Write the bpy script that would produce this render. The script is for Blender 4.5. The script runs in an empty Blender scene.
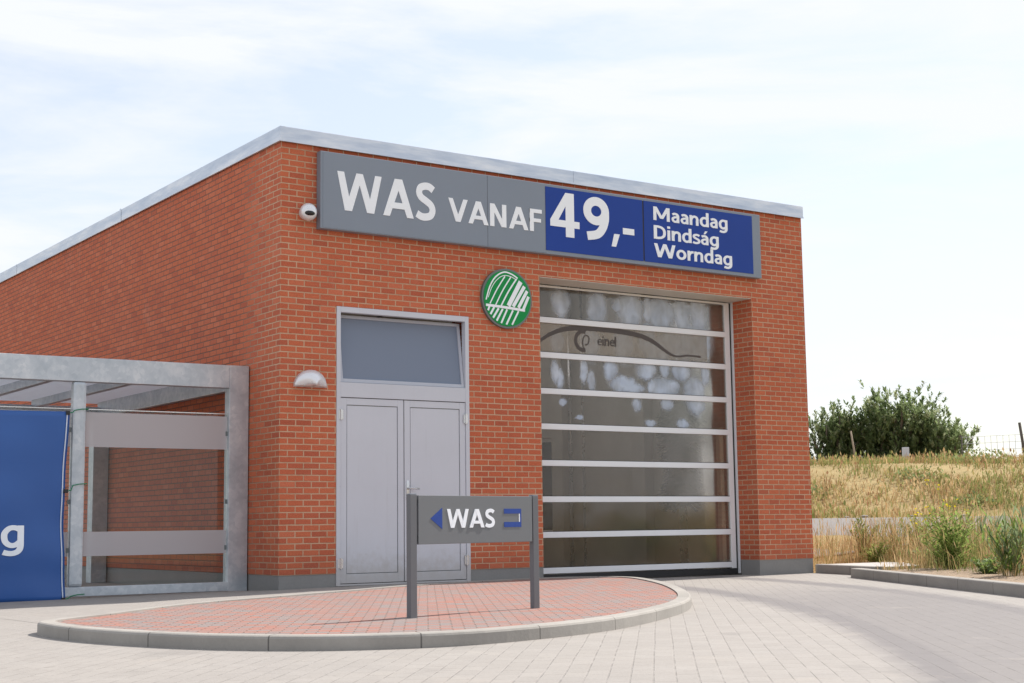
import bpy, bmesh, math, random
from mathutils import Vector, Matrix, noise as mnoise
random.seed(7)
SC = bpy.context.scene
COL = SC.collection
R = math.radians

# ------------------------------------------------------------------ helpers
def obj(name, bm, mat, parent=None, smooth=False, recalc=True):
    if recalc:
        bmesh.ops.recalc_face_normals(bm, faces=bm.faces)
    me = bpy.data.meshes.new(name)
    bm.to_mesh(me); bm.free()
    for m in (mat if isinstance(mat, (list, tuple)) else [mat]):
        me.materials.append(m)
    if smooth:
        for p in me.polygons: p.use_smooth = True
    o = bpy.data.objects.new(name, me)
    COL.objects.link(o)
    if parent:
        o.parent = parent
        o.matrix_parent_inverse = Matrix.Identity(4)
        # shapes are modelled in the parent's local space
    return o

def mesh_py(name, verts, faces, mats, idx=None, parent=None, smooth=False):
    me = bpy.data.meshes.new(name)
    me.from_pydata(verts, [], faces)
    for m in (mats if isinstance(mats, (list, tuple)) else [mats]): me.materials.append(m)
    if idx: me.polygons.foreach_set('material_index', idx)
    if smooth:
        for p in me.polygons: p.use_smooth = True
    me.update()
    o = bpy.data.objects.new(name, me); COL.objects.link(o)
    if parent: o.parent = parent
    return o

def tag(o, label=None, cat=None, group=None, kind=None):
    if label: o['label'] = label
    if cat: o['category'] = cat
    if group: o['group'] = group
    if kind: o['kind'] = kind
    return o

def thing(name, label, cat, loc=(0,0,0), rz=0, group=None):
    o = bpy.data.objects.new(name, None); COL.objects.link(o)
    o.location = loc; o.rotation_euler = (0,0,rz); o.empty_display_size = .2
    return tag(o, label, cat, group)

def box(bm, x0,x1,y0,y1,z0,z1, bev=0.0, M=None, mi=0):
    ret = bmesh.ops.create_cube(bm, size=1)
    vs = ret['verts']
    for v in vs:
        v.co = Vector(((x0+x1)/2+v.co.x*(x1-x0), (y0+y1)/2+v.co.y*(y1-y0), (z0+z1)/2+v.co.z*(z1-z0)))
    fs = set(f for v in vs for f in v.link_faces)
    if bev:
        es = set(e for v in vs for e in v.link_edges)
        r = bmesh.ops.bevel(bm, geom=list(es), offset=bev, segments=2, affect='EDGES', profile=.6)
        vs = list(set(r['verts']) | set(v for v in vs if v.is_valid))
        fs = set(f for v in vs for f in v.link_faces)
    for f in fs: f.material_index = mi
    if M is not None:
        for v in set(v for f in fs for v in f.verts): v.co = M @ v.co
    return fs

def B(*boxes, bev=0.0):
    bm = bmesh.new()
    for b in boxes: box(bm, *b, bev=bev)
    return bm

def objs(name, boxes, mat, parent=None, bev=0.0):
    return [obj(name, B(b, bev=bev), mat, parent) for b in boxes]

def tube(bm, pts, r, seg=8, mi=0):
    pts = [Vector(p) for p in pts]; rings = []
    rr = r if isinstance(r, (list, tuple)) else [r]*len(pts)
    for i, p in enumerate(pts):
        d = (pts[min(i+1,len(pts)-1)] - pts[max(i-1,0)]).normalized()
        a = d.orthogonal().normalized() if i == 0 else (a - d*a.dot(d)).normalized()
        b = d.cross(a)
        rings.append([bm.verts.new(p + (a*math.cos(t)+b*math.sin(t))*rr[i]) for t in (2*math.pi*k/seg for k in range(seg))])
    for q, w in zip(rings, rings[1:]):
        for k in range(seg):
            f = bm.faces.new((q[k], q[(k+1)%seg], w[(k+1)%seg], w[k])); f.material_index = mi
    bm.faces.new(rings[0][::-1]).material_index = mi; bm.faces.new(rings[-1]).material_index = mi

def prism(bm, poly, h0, h1, M=None):
    a = [bm.verts.new((x, y, h0)) for x, y in poly]; b = [bm.verts.new((x, y, h1)) for x, y in poly]
    n = len(poly)
    fs = [bm.faces.new(a[::-1]), bm.faces.new(b)]
    for i in range(n): fs.append(bm.faces.new((a[i], a[(i+1)%n], b[(i+1)%n], b[i])))
    if M is not None:
        for v in a+b: v.co = M @ v.co
    return fs

def catmull(pts, n=6, closed=False):
    out = []; N = len(pts)
    for i in range(N if closed else N-1):
        g = lambda k: pts[k % N] if closed else pts[max(0, min(N-1, k))]
        p0, p1, p2, p3 = g(i-1), g(i), g(i+1), g(i+2)
        for k in range(n):
            t = k/n
            out.append(tuple(.5*(2*b+(c-a)*t+(2*a-5*b+4*c-e)*t*t+(-a+3*b-3*c+e)*t**3) for a,b,c,e in zip(p0,p1,p2,p3)))
    if not closed: out.append(tuple(pts[-1]))
    return out

def ribbon_poly(pts, w, closed=False):
    """left and right outlines of a stroke of width w"""
    L, Rr = [], []; n = len(pts)
    for i in range(n):
        a = pts[(i-1) % n] if closed or i > 0 else pts[i]
        b = pts[(i+1) % n] if closed or i < n-1 else pts[i]
        dx, dy = b[0]-a[0], b[1]-a[1]; l = math.hypot(dx, dy) or 1
        nx, ny = -dy/l*w/2, dx/l*w/2
        L.append((pts[i][0]+nx, pts[i][1]+ny)); Rr.append((pts[i][0]-nx, pts[i][1]-ny))
    return L, Rr

def ribbon(bm, pts, w, h0, h1, M=None, closed=False):
    L, Rr = ribbon_poly(pts, w, closed); n = len(pts); vs = []
    for (lx, ly), (rx, ry) in zip(L, Rr):
        vs.append([bm.verts.new(c) for c in ((lx,ly,h0),(rx,ry,h0),(rx,ry,h1),(lx,ly,h1))])
    rng = range(n) if closed else range(n-1)
    for i in rng:
        q, r = vs[i], vs[(i+1) % n]
        for k in range(4): bm.faces.new((q[k], q[(k+1)%4], r[(k+1)%4], r[k]))
    if not closed:
        bm.faces.new(vs[0][::-1]); bm.faces.new(vs[-1])
    if M is not None:
        for v in [v for q in vs for v in q]: v.co = M @ v.co

# ------------------------------------------------------------------ lettering (bold humanist sans drawn as strokes)
S_SP = [(.57,.83),(.45,.905),(.3,.915),(.15,.86),(.105,.73),(.17,.61),(.33,.52),(.49,.42),(.545,.28),(.48,.14),(.31,.085),(.16,.095),(.03,.155)]
BOWL = [(.51,.58),(.37,.655),(.22,.635),(.11,.5),(.09,.35),(.13,.18),(.25,.075),(.39,.09),(.51,.2)]
def ell(cx, cy, rx, ry, n=28): return [(cx+rx*math.cos(2*math.pi*k/n), cy+ry*math.sin(2*math.pi*k/n)) for k in range(n)]
def rect(a,b,c,e): return [(a,c),(b,c),(b,e),(a,e)]
A_SM = [('s',[(.07,.6),(.2,.655),(.34,.63),(.42,.52),(.425,.3),(.425,0)],.165),('s',[(.43,.42),(.24,.405),(.11,.33),(.085,.2),(.16,.09),(.29,.075),(.41,.17)],.15)]
GLYPH = {
 'W': (1.43,[('p',[(0,1),(.21,1),(.455,0),(.235,0)]),('p',[(.235,0),(.455,0),(.79,1),(.59,1)]),('p',[(.59,1),(.79,1),(1.145,0),(.925,0)]),('p',[(.925,0),(1.145,0),(1.38,1),(1.175,1)])]),
 'A': (1.06,[('p',[(0,0),(.212,0),(.61,1),(.37,1)]),('p',[(.768,0),(.98,0),(.61,1),(.37,1)]),('p',[(.2,.21),(.78,.21),(.72,.37),(.26,.37)])]),
 'V': (.96,[('p',[(0,1),(.212,1),(.578,0),(.352,0)]),('p',[(.352,0),(.578,0),(.93,1),(.718,1)])]),
 'N': (.95,[('p',rect(0,.21,0,1)),('p',rect(.6,.81,0,1)),('p',[(0,1),(.23,1),(.81,0),(.58,0)])]),
 'F': (.66,[('p',rect(0,.2,0,1)),('p',rect(0,.62,.83,1)),('p',rect(0,.57,.42,.58))]),
 'M': (1.16,[('p',rect(0,.19,0,1)),('p',rect(.86,1.05,0,1)),('p',[(0,1),(.22,1),(.63,.15),(.43,.15)]),('p',[(1.05,1),(.83,1),(.42,.15),(.62,.15)])]),
 'D': (.86,[('p',rect(0,.2,0,1)),('s',[(.1,.915),(.3,.915),(.5,.86),(.64,.71),(.675,.5),(.64,.29),(.5,.14),(.3,.085),(.1,.085)],.17)]),
 'S': (.7,[('s',S_SP,.195)]),
 's': (.53,[('s',[(x*.78,y*.74) for x,y in S_SP],.155)]),
 'a': (.6,A_SM),
 'á': (.58,A_SM+[('p',[(.2,.8),(.3,.8),(.46,1.04),(.3,1.04)])]),
 'n': (.67,[('p',rect(0,.175,0,.74)),('s',[(.1,.42),(.17,.58),(.31,.655),(.44,.62),(.5,.5),(.5,.3),(.5,0)],.17)]),
 'd': (.69,[('p',rect(.43,.605,0,1.06)),('s',BOWL,.165)]),
 'g': (.69,[('s',[(.52,.73),(.52,.3),(.515,.02),(.46,-.12),(.34,-.19),(.2,-.19),(.07,-.15)],.17),('s',BOWL,.165)]),
 'i': (.27,[('p',rect(0,.175,0,.74)),('p',rect(0,.175,.86,1.03))]),
 'o': (.74,[('c',ell(.33,.365,.245,.29),.17)]),
 'r': (.46,[('p',rect(0,.175,0,.74)),('s',[(.1,.38),(.17,.55),(.28,.645),(.4,.645)],.17)]),
 'e': (.62,[('s',[(.1,.38),(.3,.38),(.5,.38),(.49,.55),(.36,.65),(.2,.62),(.09,.45),(.1,.22),(.22,.09),(.38,.08),(.52,.12)],.13)]),
 'l': (.27,[('p',rect(0,.175,0,1.05))]),
 '4': (.84,[('p',rect(.39,.605,0,1)),('p',rect(0,.74,.215,.37)),('p',[(0,.36),(.2,.36),(.56,1),(.39,1)])]),
 '9': (.8,[('c',ell(.34,.68,.235,.225),.2),('s',[(.575,.69),(.57,.5),(.5,.3),(.36,.15),(.1,.09)],.195)]),
 ',': (.34,[('p',[(.1,.2),(.3,.2),(.16,-.15),(0,-.15)])]),
 '-': (.42,[('p',rect(.04,.38,.3,.46))]),
}
def glyphs(bm, text, M, x0, x1, base, cap, t0=0.0, th=.004):
    """text stretched between x0 and x1; M maps (along, up, out) into the object's space"""
    adv = sum(GLYPH[c][0] for c in text) - .06
    sx = (x1-x0)/adv; x = x0; k = 0
    for c in text:
        a, parts = GLYPH[c]
        for kind, pts, *w in parts:
            h1 = t0 + th + .0007*(k % 7); k += 1
            if kind == 'p':
                prism(bm, [(x+p[0]*sx, base+p[1]*cap) for p in pts], t0, h1, M)
            else:
                q = pts if kind == 'c' else catmull(pts, 5)
                L, Rr = ribbon_poly(q, w[0], kind == 'c')
                vs = [[bm.verts.new(M @ Vector((x+px*sx, base+py*cap, hh))) for (px,py),hh in ((l,t0),(r,t0),(r,h1),(l,h1))] for l, r in zip(L, Rr)]
                n = len(vs)
                for i in (range(n) if kind == 'c' else range(n-1)):
                    u, v = vs[i], vs[(i+1)%n]
                    for e in range(4): bm.faces.new((u[e], u[(e+1)%4], v[(e+1)%4], v[e]))
                if kind != 'c': bm.faces.new(vs[0][::-1]); bm.faces.new(vs[-1])
        x += a*sx

# ------------------------------------------------------------------ materials
class NT:
    def __init__(s, name):
        s.m = bpy.data.materials.new(name); s.m.use_nodes = True
        s.t = s.m.node_tree; s.n = s.t.nodes; s.b = s.n['Principled BSDF']; s.out = s.n['Material Output']
    def new(s, ty, **kw):
        n = s.n.new(ty)
        for k, v in kw.items(): setattr(n, k, v)
        return n
    def set(s, sock, v):
        if isinstance(v, bpy.types.NodeSocket): s.t.links.new(v, sock)
        else: sock.default_value = v
    def math(s, op, a, b=None, c=None, clamp=False):
        n = s.new('ShaderNodeMath', operation=op); n.use_clamp = clamp
        for i, v in enumerate((a, b, c)):
            if v is not None: s.set(n.inputs[i], v)
        return n.outputs[0]
    def mix(s, f, a, b, blend='MIX'):
        n = s.new('ShaderNodeMix', data_type='RGBA', blend_type=blend)
        s.set(n.inputs[0], f); s.set(n.inputs[6], a); s.set(n.inputs[7], b)
        return n.outputs[2]
    def ramp(s, f, stops):
        n = s.new('ShaderNodeValToRGB'); cr = n.color_ramp
        while len(cr.elements) < len(stops): cr.elements.new(.5)
        for e, (p, c) in zip(cr.elements, stops): e.position = p; e.color = (*c, 1) if len(c) == 3 else c
        s.set(n.inputs[0], f); return n.outputs[0]
    def noise(s, vec, scale, detail=3, rough=.55, out=0):
        n = s.new('ShaderNodeTexNoise'); s.set(n.inputs['Vector'], vec)
        n.inputs['Scale'].default_value = scale; n.inputs['Detail'].default_value = detail; n.inputs['Roughness'].default_value = rough
        return n.outputs[out]
    def smooth(s, v, a, b):
        n = s.new('ShaderNodeMapRange', interpolation_type='SMOOTHSTEP')
        s.set(n.inputs[0], v); n.inputs[1].default_value = a; n.inputs[2].default_value = b
        return n.outputs[0]
    def pos(s): return s.new('ShaderNodeNewGeometry').outputs['Position']
    def objc(s): return s.new('ShaderNodeTexCoord').outputs['Object']
    def xyz(s, v):
        n = s.new('ShaderNodeSeparateXYZ'); s.set(n.inputs[0], v); return n.outputs
    def comb(s, x, y, z=0.0):
        n = s.new('ShaderNodeCombineXYZ')
        for i, v in enumerate((x, y, z)): s.set(n.inputs[i], v)
        return n.outputs[0]
    def white(s, v):
        n = s.new('ShaderNodeTexWhiteNoise', noise_dimensions='3D'); s.set(n.inputs[0], v); return n.outputs[0]
    def bump(s, h, strength=.5, dist=.01):
        n = s.new('ShaderNodeBump'); s.set(n.inputs['Height'], h); n.inputs['Strength'].default_value = strength; n.inputs['Distance'].default_value = dist
        s.t.links.new(n.outputs[0], s.b.inputs['Normal'])
    def fin(s, col, rough=.7, metal=0.0, spec=.5):
        s.set(s.b.inputs['Base Color'], col if isinstance(col, bpy.types.NodeSocket) else (*col, 1))
        s.set(s.b.inputs['Roughness'], rough); s.b.inputs['Metallic'].default_value = metal
        s.b.inputs['Specular IOR Level'].default_value = spec
        return s.m
def C4(c): return (*c, 1)

def plain(name, c, rough=.6, metal=0.0, var=.12, scale=3.0, spec=.5, grain=0.0):
    s = NT(name); p = s.objc()
    n = s.noise(p, scale, 5, .6)
    col = s.mix(n, C4([x*(1-var) for x in c]), C4([min(1, x*(1+var)) for x in c]))
    rg = s.math('ADD', rough-.08, s.math('MULTIPLY', s.noise(p, scale*3, 4), .16))
    if grain: s.bump(s.noise(p, 160, 2), grain, .002)
    return s.fin(col, rg, metal, spec)

def brick_ids(s, u, v, w, h, joint, off=.5):
    """running bond; returns joint mask (1 in the joint), random per brick"""
    row = s.math('FLOOR', s.math('DIVIDE', v, h))
    uu = s.math('ADD', s.math('DIVIDE', u, w), s.math('MULTIPLY', s.math('FLOORED_MODULO', row, 2.0), off))
    colm = s.math('FLOOR', uu)
    fx = s.math('MULTIPLY', s.math('FRACT', uu), w); fy = s.math('MULTIPLY', s.math('FRACT', s.math('DIVIDE', v, h)), h)
    dx = s.math('MINIMUM', fx, s.math('SUBTRACT', w, fx)); dy = s.math('MINIMUM', fy, s.math('SUBTRACT', h, fy))
    d = s.math('MINIMUM', dx, dy)
    mask = s.math('SUBTRACT', 1.0, s.smooth(d, joint*.35, joint*.65))
    rnd = s.white(s.comb(colm, row, 3.3)); rnd2 = s.white(s.comb(colm, row, 9.1))
    return mask, rnd, rnd2

def mat_brick():
    s = NT('red_brick'); p = s.pos(); x, y, z = s.xyz(p)
    nrm = s.new('ShaderNodeNewGeometry').outputs['True Normal']
    nx = s.math('ABSOLUTE', s.xyz(nrm)[0])
    side = s.math('GREATER_THAN', nx, .5)
    wob = s.math('ADD', s.math('MULTIPLY', s.math('SUBTRACT', s.noise(p, 6, 2), .5), .006), s.math('MULTIPLY', s.math('SUBTRACT', s.noise(p, 45, 2), .5), .004))
    u = s.math('ADD', s.math('MULTIPLY', y, side), s.math('MULTIPLY', x, s.math('SUBTRACT', 1.0, side)))
    v = s.math('ADD', s.math('SUBTRACT', z, .2), wob)
    mask, r1, r2 = brick_ids(s, s.math('ADD', u, wob), v, .192, .0667, .0125)
    col = s.ramp(r1, [(0,(.36,.078,.043)),(.1,(.44,.098,.050)),(.5,(.50,.118,.054)),(.88,(.535,.134,.060)),(1,(.57,.16,.085))])
    # burnt and pale patches inside single bricks
    blot = s.smooth(s.noise(p, 22, 4, .65), .58, .78)
    col = s.mix(s.math('MULTIPLY', blot, .4), col, C4((.27,.065,.04)))
    gr = s.noise(p, 75, 4, .7)
    col = s.mix(.3, col, s.mix(s.smooth(gr, .3, .7), C4((.24,.05,.027)), C4((.80,.24,.11))))
    # weathering on the scale of the wall
    wth = s.smooth(s.noise(p, .9, 5, .6), .35, .75)
    col = s.mix(s.math('MULTIPLY', wth, .2), col, C4((.58,.20,.12)))
    streak = s.noise(s.comb(s.math('MULTIPLY', u, 5.0), s.math('MULTIPLY', z, .6)), 1.6, 4, .6)
    col = s.mix(s.math('MULTIPLY', s.smooth(streak, .55, .8), .2), col, C4((.25,.09,.06)))
    bloom = s.smooth(s.noise(s.comb(s.math('MULTIPLY', u, 1.6), s.math('MULTIPLY', z, .7)), 1.3, 6, .7), .58, .8)
    col = s.mix(s.math('MULTIPLY', bloom, .28), col, C4((.60,.36,.28)))
    low = s.math('MULTIPLY', s.smooth(s.math('ADD', z, s.math('MULTIPLY', s.noise(p, 4, 3), .35)), .75, .25), .3)
    mort = s.mix(s.smooth(s.math('ADD', s.math('MULTIPLY', s.noise(p, 1.3, 5, .65), .7), s.math('MULTIPLY', s.noise(p, 14, 3), .3)), .30, .60), C4((.40,.24,.15)), C4((.60,.405,.27)))
    mort = s.mix(s.math('MULTIPLY', side, s.smooth(y, .1, 1.2)), mort, C4((.20,.10,.07)))  # flank mortar darkened to imitate shadow in the raked joints
    col = s.mix(s.math('MULTIPLY', mask, .96), col, mort)
    col = s.mix(low, col, C4((.26,.09,.06)))
    hgt = s.math('ADD', s.math('SUBTRACT', 1.0, mask), s.math('ADD', s.math('MULTIPLY', gr, .25), s.math('MULTIPLY', r2, .35)))
    s.bump(hgt, .7, .006)
    return s.fin(col, .82, 0, .3)

def mat_pavers():
    s = NT('concrete_pavers'); p = s.pos(); x, y, z = s.xyz(p)
    c, sn = math.cos(R(50)), math.sin(R(50))       # rows run 50 deg from +X
    u = s.math('ADD', s.math('MULTIPLY', x, c), s.math('MULTIPLY', y, sn))
    v = s.math('SUBTRACT', s.math('MULTIPLY', y, c), s.math('MULTIPLY', x, sn))
    w = s.math('MULTIPLY', s.math('SUBTRACT', s.noise(p, 1.1, 2), .5), .012)
    mask, r1, r2 = brick_ids(s, u, s.math('ADD', v, w), .21, .105, .009)
    mask = s.math('MULTIPLY', mask, s.smooth(s.noise(p, 5.0, 5, .7), .36, .62))
    col = s.ramp(r1, [(0,(.283,.259,.238)),(.5,(.296,.271,.249)),(1,(.312,.286,.263))])
    n1 = s.noise(p, .35, 6, .62); n2 = s.noise(p, 3.0, 5, .6); n3 = s.noise(p, 60, 3)
    col = s.mix(s.math('MULTIPLY', s.smooth(n1, .42, .7), .35), col, C4((.25,.232,.222)))
    col = s.mix(s.math('MULTIPLY', s.smooth(n2, .5, .75), .3), col, C4((.375,.352,.33)))
    col = s.mix(.25, col, s.mix(n3, C4((.2,.185,.178)), C4((.45,.43,.41))))
    # the driving lane: two tyre tracks and worn grey between them, out of the wash hall
    xc = s.math('ADD', s.math('ADD', 5.35, s.math('MULTIPLY', y, .215)), s.math('MULTIPLY', s.math('MULTIPLY', y, y), -.037))
    dd = s.math('ADD', s.math('ABSOLUTE', s.math('SUBTRACT', x, xc)), s.math('MULTIPLY', s.math('SUBTRACT', n2, .5), .25))
    tyre = s.math('SUBTRACT', 1.0, s.smooth(s.math('ABSOLUTE', s.math('SUBTRACT', dd, .92)), .08, .34))
    lane = s.math('MULTIPLY', s.math('SUBTRACT', 1.0, s.smooth(dd, 1.0, 1.35)), s.smooth(y, -1.5, -5.5))
    wear = s.math('MAXIMUM', s.math('MULTIPLY', tyre, .75), s.math('MULTIPLY', lane, .6))
    wear = s.math('MULTIPLY', wear, s.smooth(x, -9.0, -6.0))
    col = s.mix(wear, col, C4((.15,.14,.145)))
    grit = s.smooth(s.noise(p, 28, 5, .75), .5, .72)
    col = s.mix(s.math('MULTIPLY', grit, .4), col, C4((.20,.185,.17)))
    sand = s.smooth(s.noise(p, 1.7, 6, .7), .56, .74)
    col = s.mix(s.math('MULTIPLY', sand, .35), col, C4((.37,.33,.29)))
    oil = s.math('MULTIPLY', s.smooth(s.noise(p, .9, 4, .6), .62, .7), .25)
    col = s.mix(oil, col, C4((.15,.14,.135)))
    spots = s.smooth(s.noise(p, 7.5, 2, .4), .73, .76)
    col = s.mix(s.math('MULTIPLY', spots, .6), col, C4((.16,.15,.14)))
    col = s.mix(s.math('MULTIPLY', mask, .33), col, C4((.17,.158,.145)))
    s.bump(s.math('ADD', s.math('SUBTRACT', 1.0, mask), s.math('ADD', s.math('MULTIPLY', n3, .3), s.math('MULTIPLY', r2, .5))), .6, .006)
    return s.fin(col, .88, 0, .25)

def mat_island():
    s = NT('red_and_grey_pavers'); p = s.pos(); x, y, z = s.xyz(p)
    c, sn = math.cos(R(-31)), math.sin(R(-31))
    u = s.math('ADD', s.math('MULTIPLY', x, c), s.math('MULTIPLY', y, sn)); v = s.math('SUBTRACT', s.math('MULTIPLY', y, c), s.math('MULTIPLY', x, sn))
    mask, r1, r2 = brick_ids(s, u, v, .15, .075, .010)
    big = s.noise(p, 1.3, 3)
    sel = s.math('ADD', s.math('MULTIPLY', r1, .9), s.math('MULTIPLY', s.smooth(big, .3, .7), .14))
    col = s.ramp(sel, [(0,(.20,.185,.185)),(.40,(.235,.205,.20)),(.50,(.285,.155,.135)),(.75,(.325,.155,.125)),(1,(.37,.135,.095))])
    n2 = s.noise(p, 4.0, 5, .6); n3 = s.noise(p, 70, 3)
    col = s.mix(s.math('MULTIPLY', s.smooth(n2, .45, .75), .4), col, C4((.29,.225,.205)))
    col = s.mix(.2, col, s.mix(n3, C4((.16,.10,.085)), C4((.46,.34,.30))))
    col = s.mix(s.math('MULTIPLY', mask, .85), col, C4((.15,.105,.085)))
    s.bump(s.math('ADD', s.math('SUBTRACT', 1.0, mask), s.math('ADD', s.math('MULTIPLY', n3, .3), s.math('MULTIPLY', r2, .6))), .7, .006)
    return s.fin(col, .88, 0, .25)

def mat_concrete(name, c, joint=None, var=.2):
    s = NT(name); p = s.pos()
    n1 = s.noise(p, 1.6, 6, .62); n2 = s.noise(p, 40, 4, .6)
    col = s.mix(n1, C4([k*(1-var) for k in c]), C4([min(1,k*(1+var)) for k in c]))
    col = s.mix(.25, col, s.mix(n2, C4([k*.6 for k in c]), C4([min(1,k*1.35) for k in c])))
    if joint:
        uv = s.new('ShaderNodeUVMap').outputs[0]; u = s.xyz(uv)[0]
        f = s.math('FRACT', s.math('DIVIDE', u, joint))
        d = s.math('MULTIPLY', s.math('MINIMUM', f, s.math('SUBTRACT', 1.0, f)), joint)
        m = s.math('SUBTRACT', 1.0, s.smooth(d, .002, .007))
        stone = s.white(s.comb(s.math('FLOOR', s.math('DIVIDE', u, joint)), 2.0))
        col = s.mix(s.math('MULTIPLY', stone, .25), col, C4([k*.7 for k in c]))
        col = s.mix(s.math('MULTIPLY', m, .8), col, C4((.08,.075,.07)))
    s.bump(n2, .35, .004)
    return s.fin(col, .88, 0, .25)

def mat_coping():
    s = NT('aluminium_coping'); p = s.pos(); x, y, z = s.xyz(p)
    n = s.noise(s.comb(s.math('MULTIPLY', x, .8), s.math('MULTIPLY', y, .8), s.math('MULTIPLY', z, 5.0)), 1.6, 6, .65)
    col = s.ramp(n, [(.3,(.42,.48,.58)),(.5,(.58,.63,.71)),(.7,(.78,.80,.84))])
    return s.fin(col, s.math('ADD', .25, s.math('MULTIPLY', n, .3)), .7)

def mat_galv(name='galvanised_steel'):
    s = NT(name); p = s.objc()
    v = s.new('ShaderNodeTexVoronoi'); s.set(v.inputs['Vector'], p); v.inputs['Scale'].default_value = 22
    big = s.noise(p, 3.5, 5, .65); 
    sp = s.xyz(v.outputs['Color'])[0]
    f = s.math('ADD', s.math('MULTIPLY', sp, .16), s.math('MULTIPLY', big, .95))
    col = s.ramp(f, [(.3,(.42,.47,.52)),(.55,(.53,.575,.62)),(.75,(.66,.69,.72))])
    return s.fin(col, s.math('ADD', .38, s.math('MULTIPLY', big, .25)), .55)

def mat_glass(name, tint, refl=1.0, dirt=.0, rough=.02, wave=0.0, refl_patches=None, sky_veil=None):
    s = NT(name); t = s.t
    tr = s.new('ShaderNodeBsdfTransparent'); tr.inputs[0].default_value = C4(tint)
    gl = s.new('ShaderNodeBsdfGlossy'); gl.inputs['Roughness'].default_value = rough
    fr = s.new('ShaderNodeFresnel'); fr.inputs[0].default_value = 1.5
    p = s.objc()
    if wave:
        bn = s.new('ShaderNodeBump'); s.set(bn.inputs['Height'], s.noise(p, 1.6, 1)); bn.inputs['Strength'].default_value = wave; bn.inputs['Distance'].default_value = .02
        t.links.new(bn.outputs[0], gl.inputs['Normal'])
    m1 = s.new('ShaderNodeMixShader'); s.set(m1.inputs[0], s.math('MULTIPLY', fr.outputs[0], refl, clamp=True))
    t.links.new(tr.outputs[0], m1.inputs[1]); t.links.new(gl.outputs[0], m1.inputs[2])
    last = m1.outputs[0]
    def add(fac, col, last):
        df = s.new('ShaderNodeBsdfDiffuse'); s.set(df.inputs[0], col if isinstance(col, bpy.types.NodeSocket) else C4(col))
        m = s.new('ShaderNodeMixShader'); s.set(m.inputs[0], fac); t.links.new(last, m.inputs[1]); t.links.new(df.outputs[0], m.inputs[2]); return m.outputs[0]
    if sky_veil: last = add(.78, sky_veil, last)
    if dirt:
        last = add(s.math('MULTIPLY', s.noise(p, 1.1, 3, .5), dirt), (.44,.405,.36), last)
    if refl_patches:  # reflections painted as soft pale diffuse patches
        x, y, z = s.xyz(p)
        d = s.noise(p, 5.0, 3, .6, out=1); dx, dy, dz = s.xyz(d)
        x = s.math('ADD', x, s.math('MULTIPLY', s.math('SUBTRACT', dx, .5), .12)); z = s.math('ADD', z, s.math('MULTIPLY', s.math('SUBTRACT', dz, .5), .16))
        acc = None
        for cx, cz, rx, rz in refl_patches:
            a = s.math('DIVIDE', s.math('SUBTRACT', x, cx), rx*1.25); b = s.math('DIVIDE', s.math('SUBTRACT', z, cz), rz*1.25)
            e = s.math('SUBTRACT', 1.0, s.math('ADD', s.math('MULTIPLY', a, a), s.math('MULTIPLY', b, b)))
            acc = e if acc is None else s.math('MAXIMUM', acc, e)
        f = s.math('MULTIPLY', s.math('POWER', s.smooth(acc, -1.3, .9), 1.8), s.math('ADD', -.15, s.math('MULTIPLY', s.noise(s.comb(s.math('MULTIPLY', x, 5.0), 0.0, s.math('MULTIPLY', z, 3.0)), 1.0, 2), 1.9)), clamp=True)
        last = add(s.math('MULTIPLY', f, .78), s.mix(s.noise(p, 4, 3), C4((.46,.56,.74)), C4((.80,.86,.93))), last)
    t.links.new(last, s.out.inputs[0]); s.n.remove(s.b)
    return s.m

def leafmat(name, c, trans=.35):
    s = NT(name); t = s.t
    p = s.pos(); n = s.noise(p, 2.2, 3)
    col = s.mix(n, C4([k*.65 for k in c]), C4([k*1.35 for k in c]))
    df = s.new('ShaderNodeBsdfDiffuse'); s.set(df.inputs[0], col)
    tl = s.new('ShaderNodeBsdfTranslucent'); s.set(tl.inputs[0], col)
    m = s.new('ShaderNodeMixShader'); m.inputs[0].default_value = trans
    t.links.new(df.outputs[0], m.inputs[1]); t.links.new(tl.outputs[0], m.inputs[2]); t.links.new(m.outputs[0], s.out.inputs[0])
    s.n.remove(s.b); return s.m

def mat_terrain():
    s = NT('dry_grassland_soil'); p = s.pos()
    n1 = s.noise(p, .35, 6, .6); n2 = s.noise(p, 2.5, 6, .65); n3 = s.noise(p, 18, 4, .6)
    col = s.ramp(n1, [(.25,(.22,.18,.075)),(.45,(.36,.27,.13)),(.6,(.44,.34,.17)),(.8,(.27,.24,.095))])
    col = s.mix(s.math('MULTIPLY', s.smooth(n2, .5, .72), .5), col, C4((.17,.17,.055)))
    col = s.mix(s.math('MULTIPLY', n3, .5), col, C4((.24,.17,.085)))
    s.bump(n3, .8, .05)
    return s.fin(col, .95, 0, .1)

def mat_soil():
    s = NT('bare_soil'); p = s.pos()
    n2 = s.noise(p, 6, 6, .65); n3 = s.noise(p, 45, 4, .6)
    col = s.mix(n2, C4((.27,.19,.125)), C4((.46,.36,.27)))
    col = s.mix(.35, col, s.mix(n3, C4((.16,.11,.07)), C4((.55,.45,.35))))
    s.bump(s.math('ADD', n2, n3), .9, .03)
    return s.fin(col, .95, 0, .1)

def mat_asphalt():
    s = NT('worn_asphalt'); p = s.pos(); n = s.noise(p, .8, 5); g = s.noise(p, 60, 3)
    col = s.mix(n, C4((.165,.15,.142)), C4((.225,.205,.195))); col = s.mix(.3, col, s.mix(g, C4((.1,.1,.1)), C4((.35,.34,.33))))
    s.bump(g, .5, .006)
    return s.fin(col, .9, 0, .2)

def mat_banner():
    s = NT('blue_banner_cloth'); p = s.objc(); n = s.noise(p, 1.2, 4)
    col = s.mix(n, C4((.019,.085,.30)), C4((.028,.115,.39)))
    s.bump(s.noise(p, 300, 1), .15, .001)
    return s.fin(col, .42, 0, .5)

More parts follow.
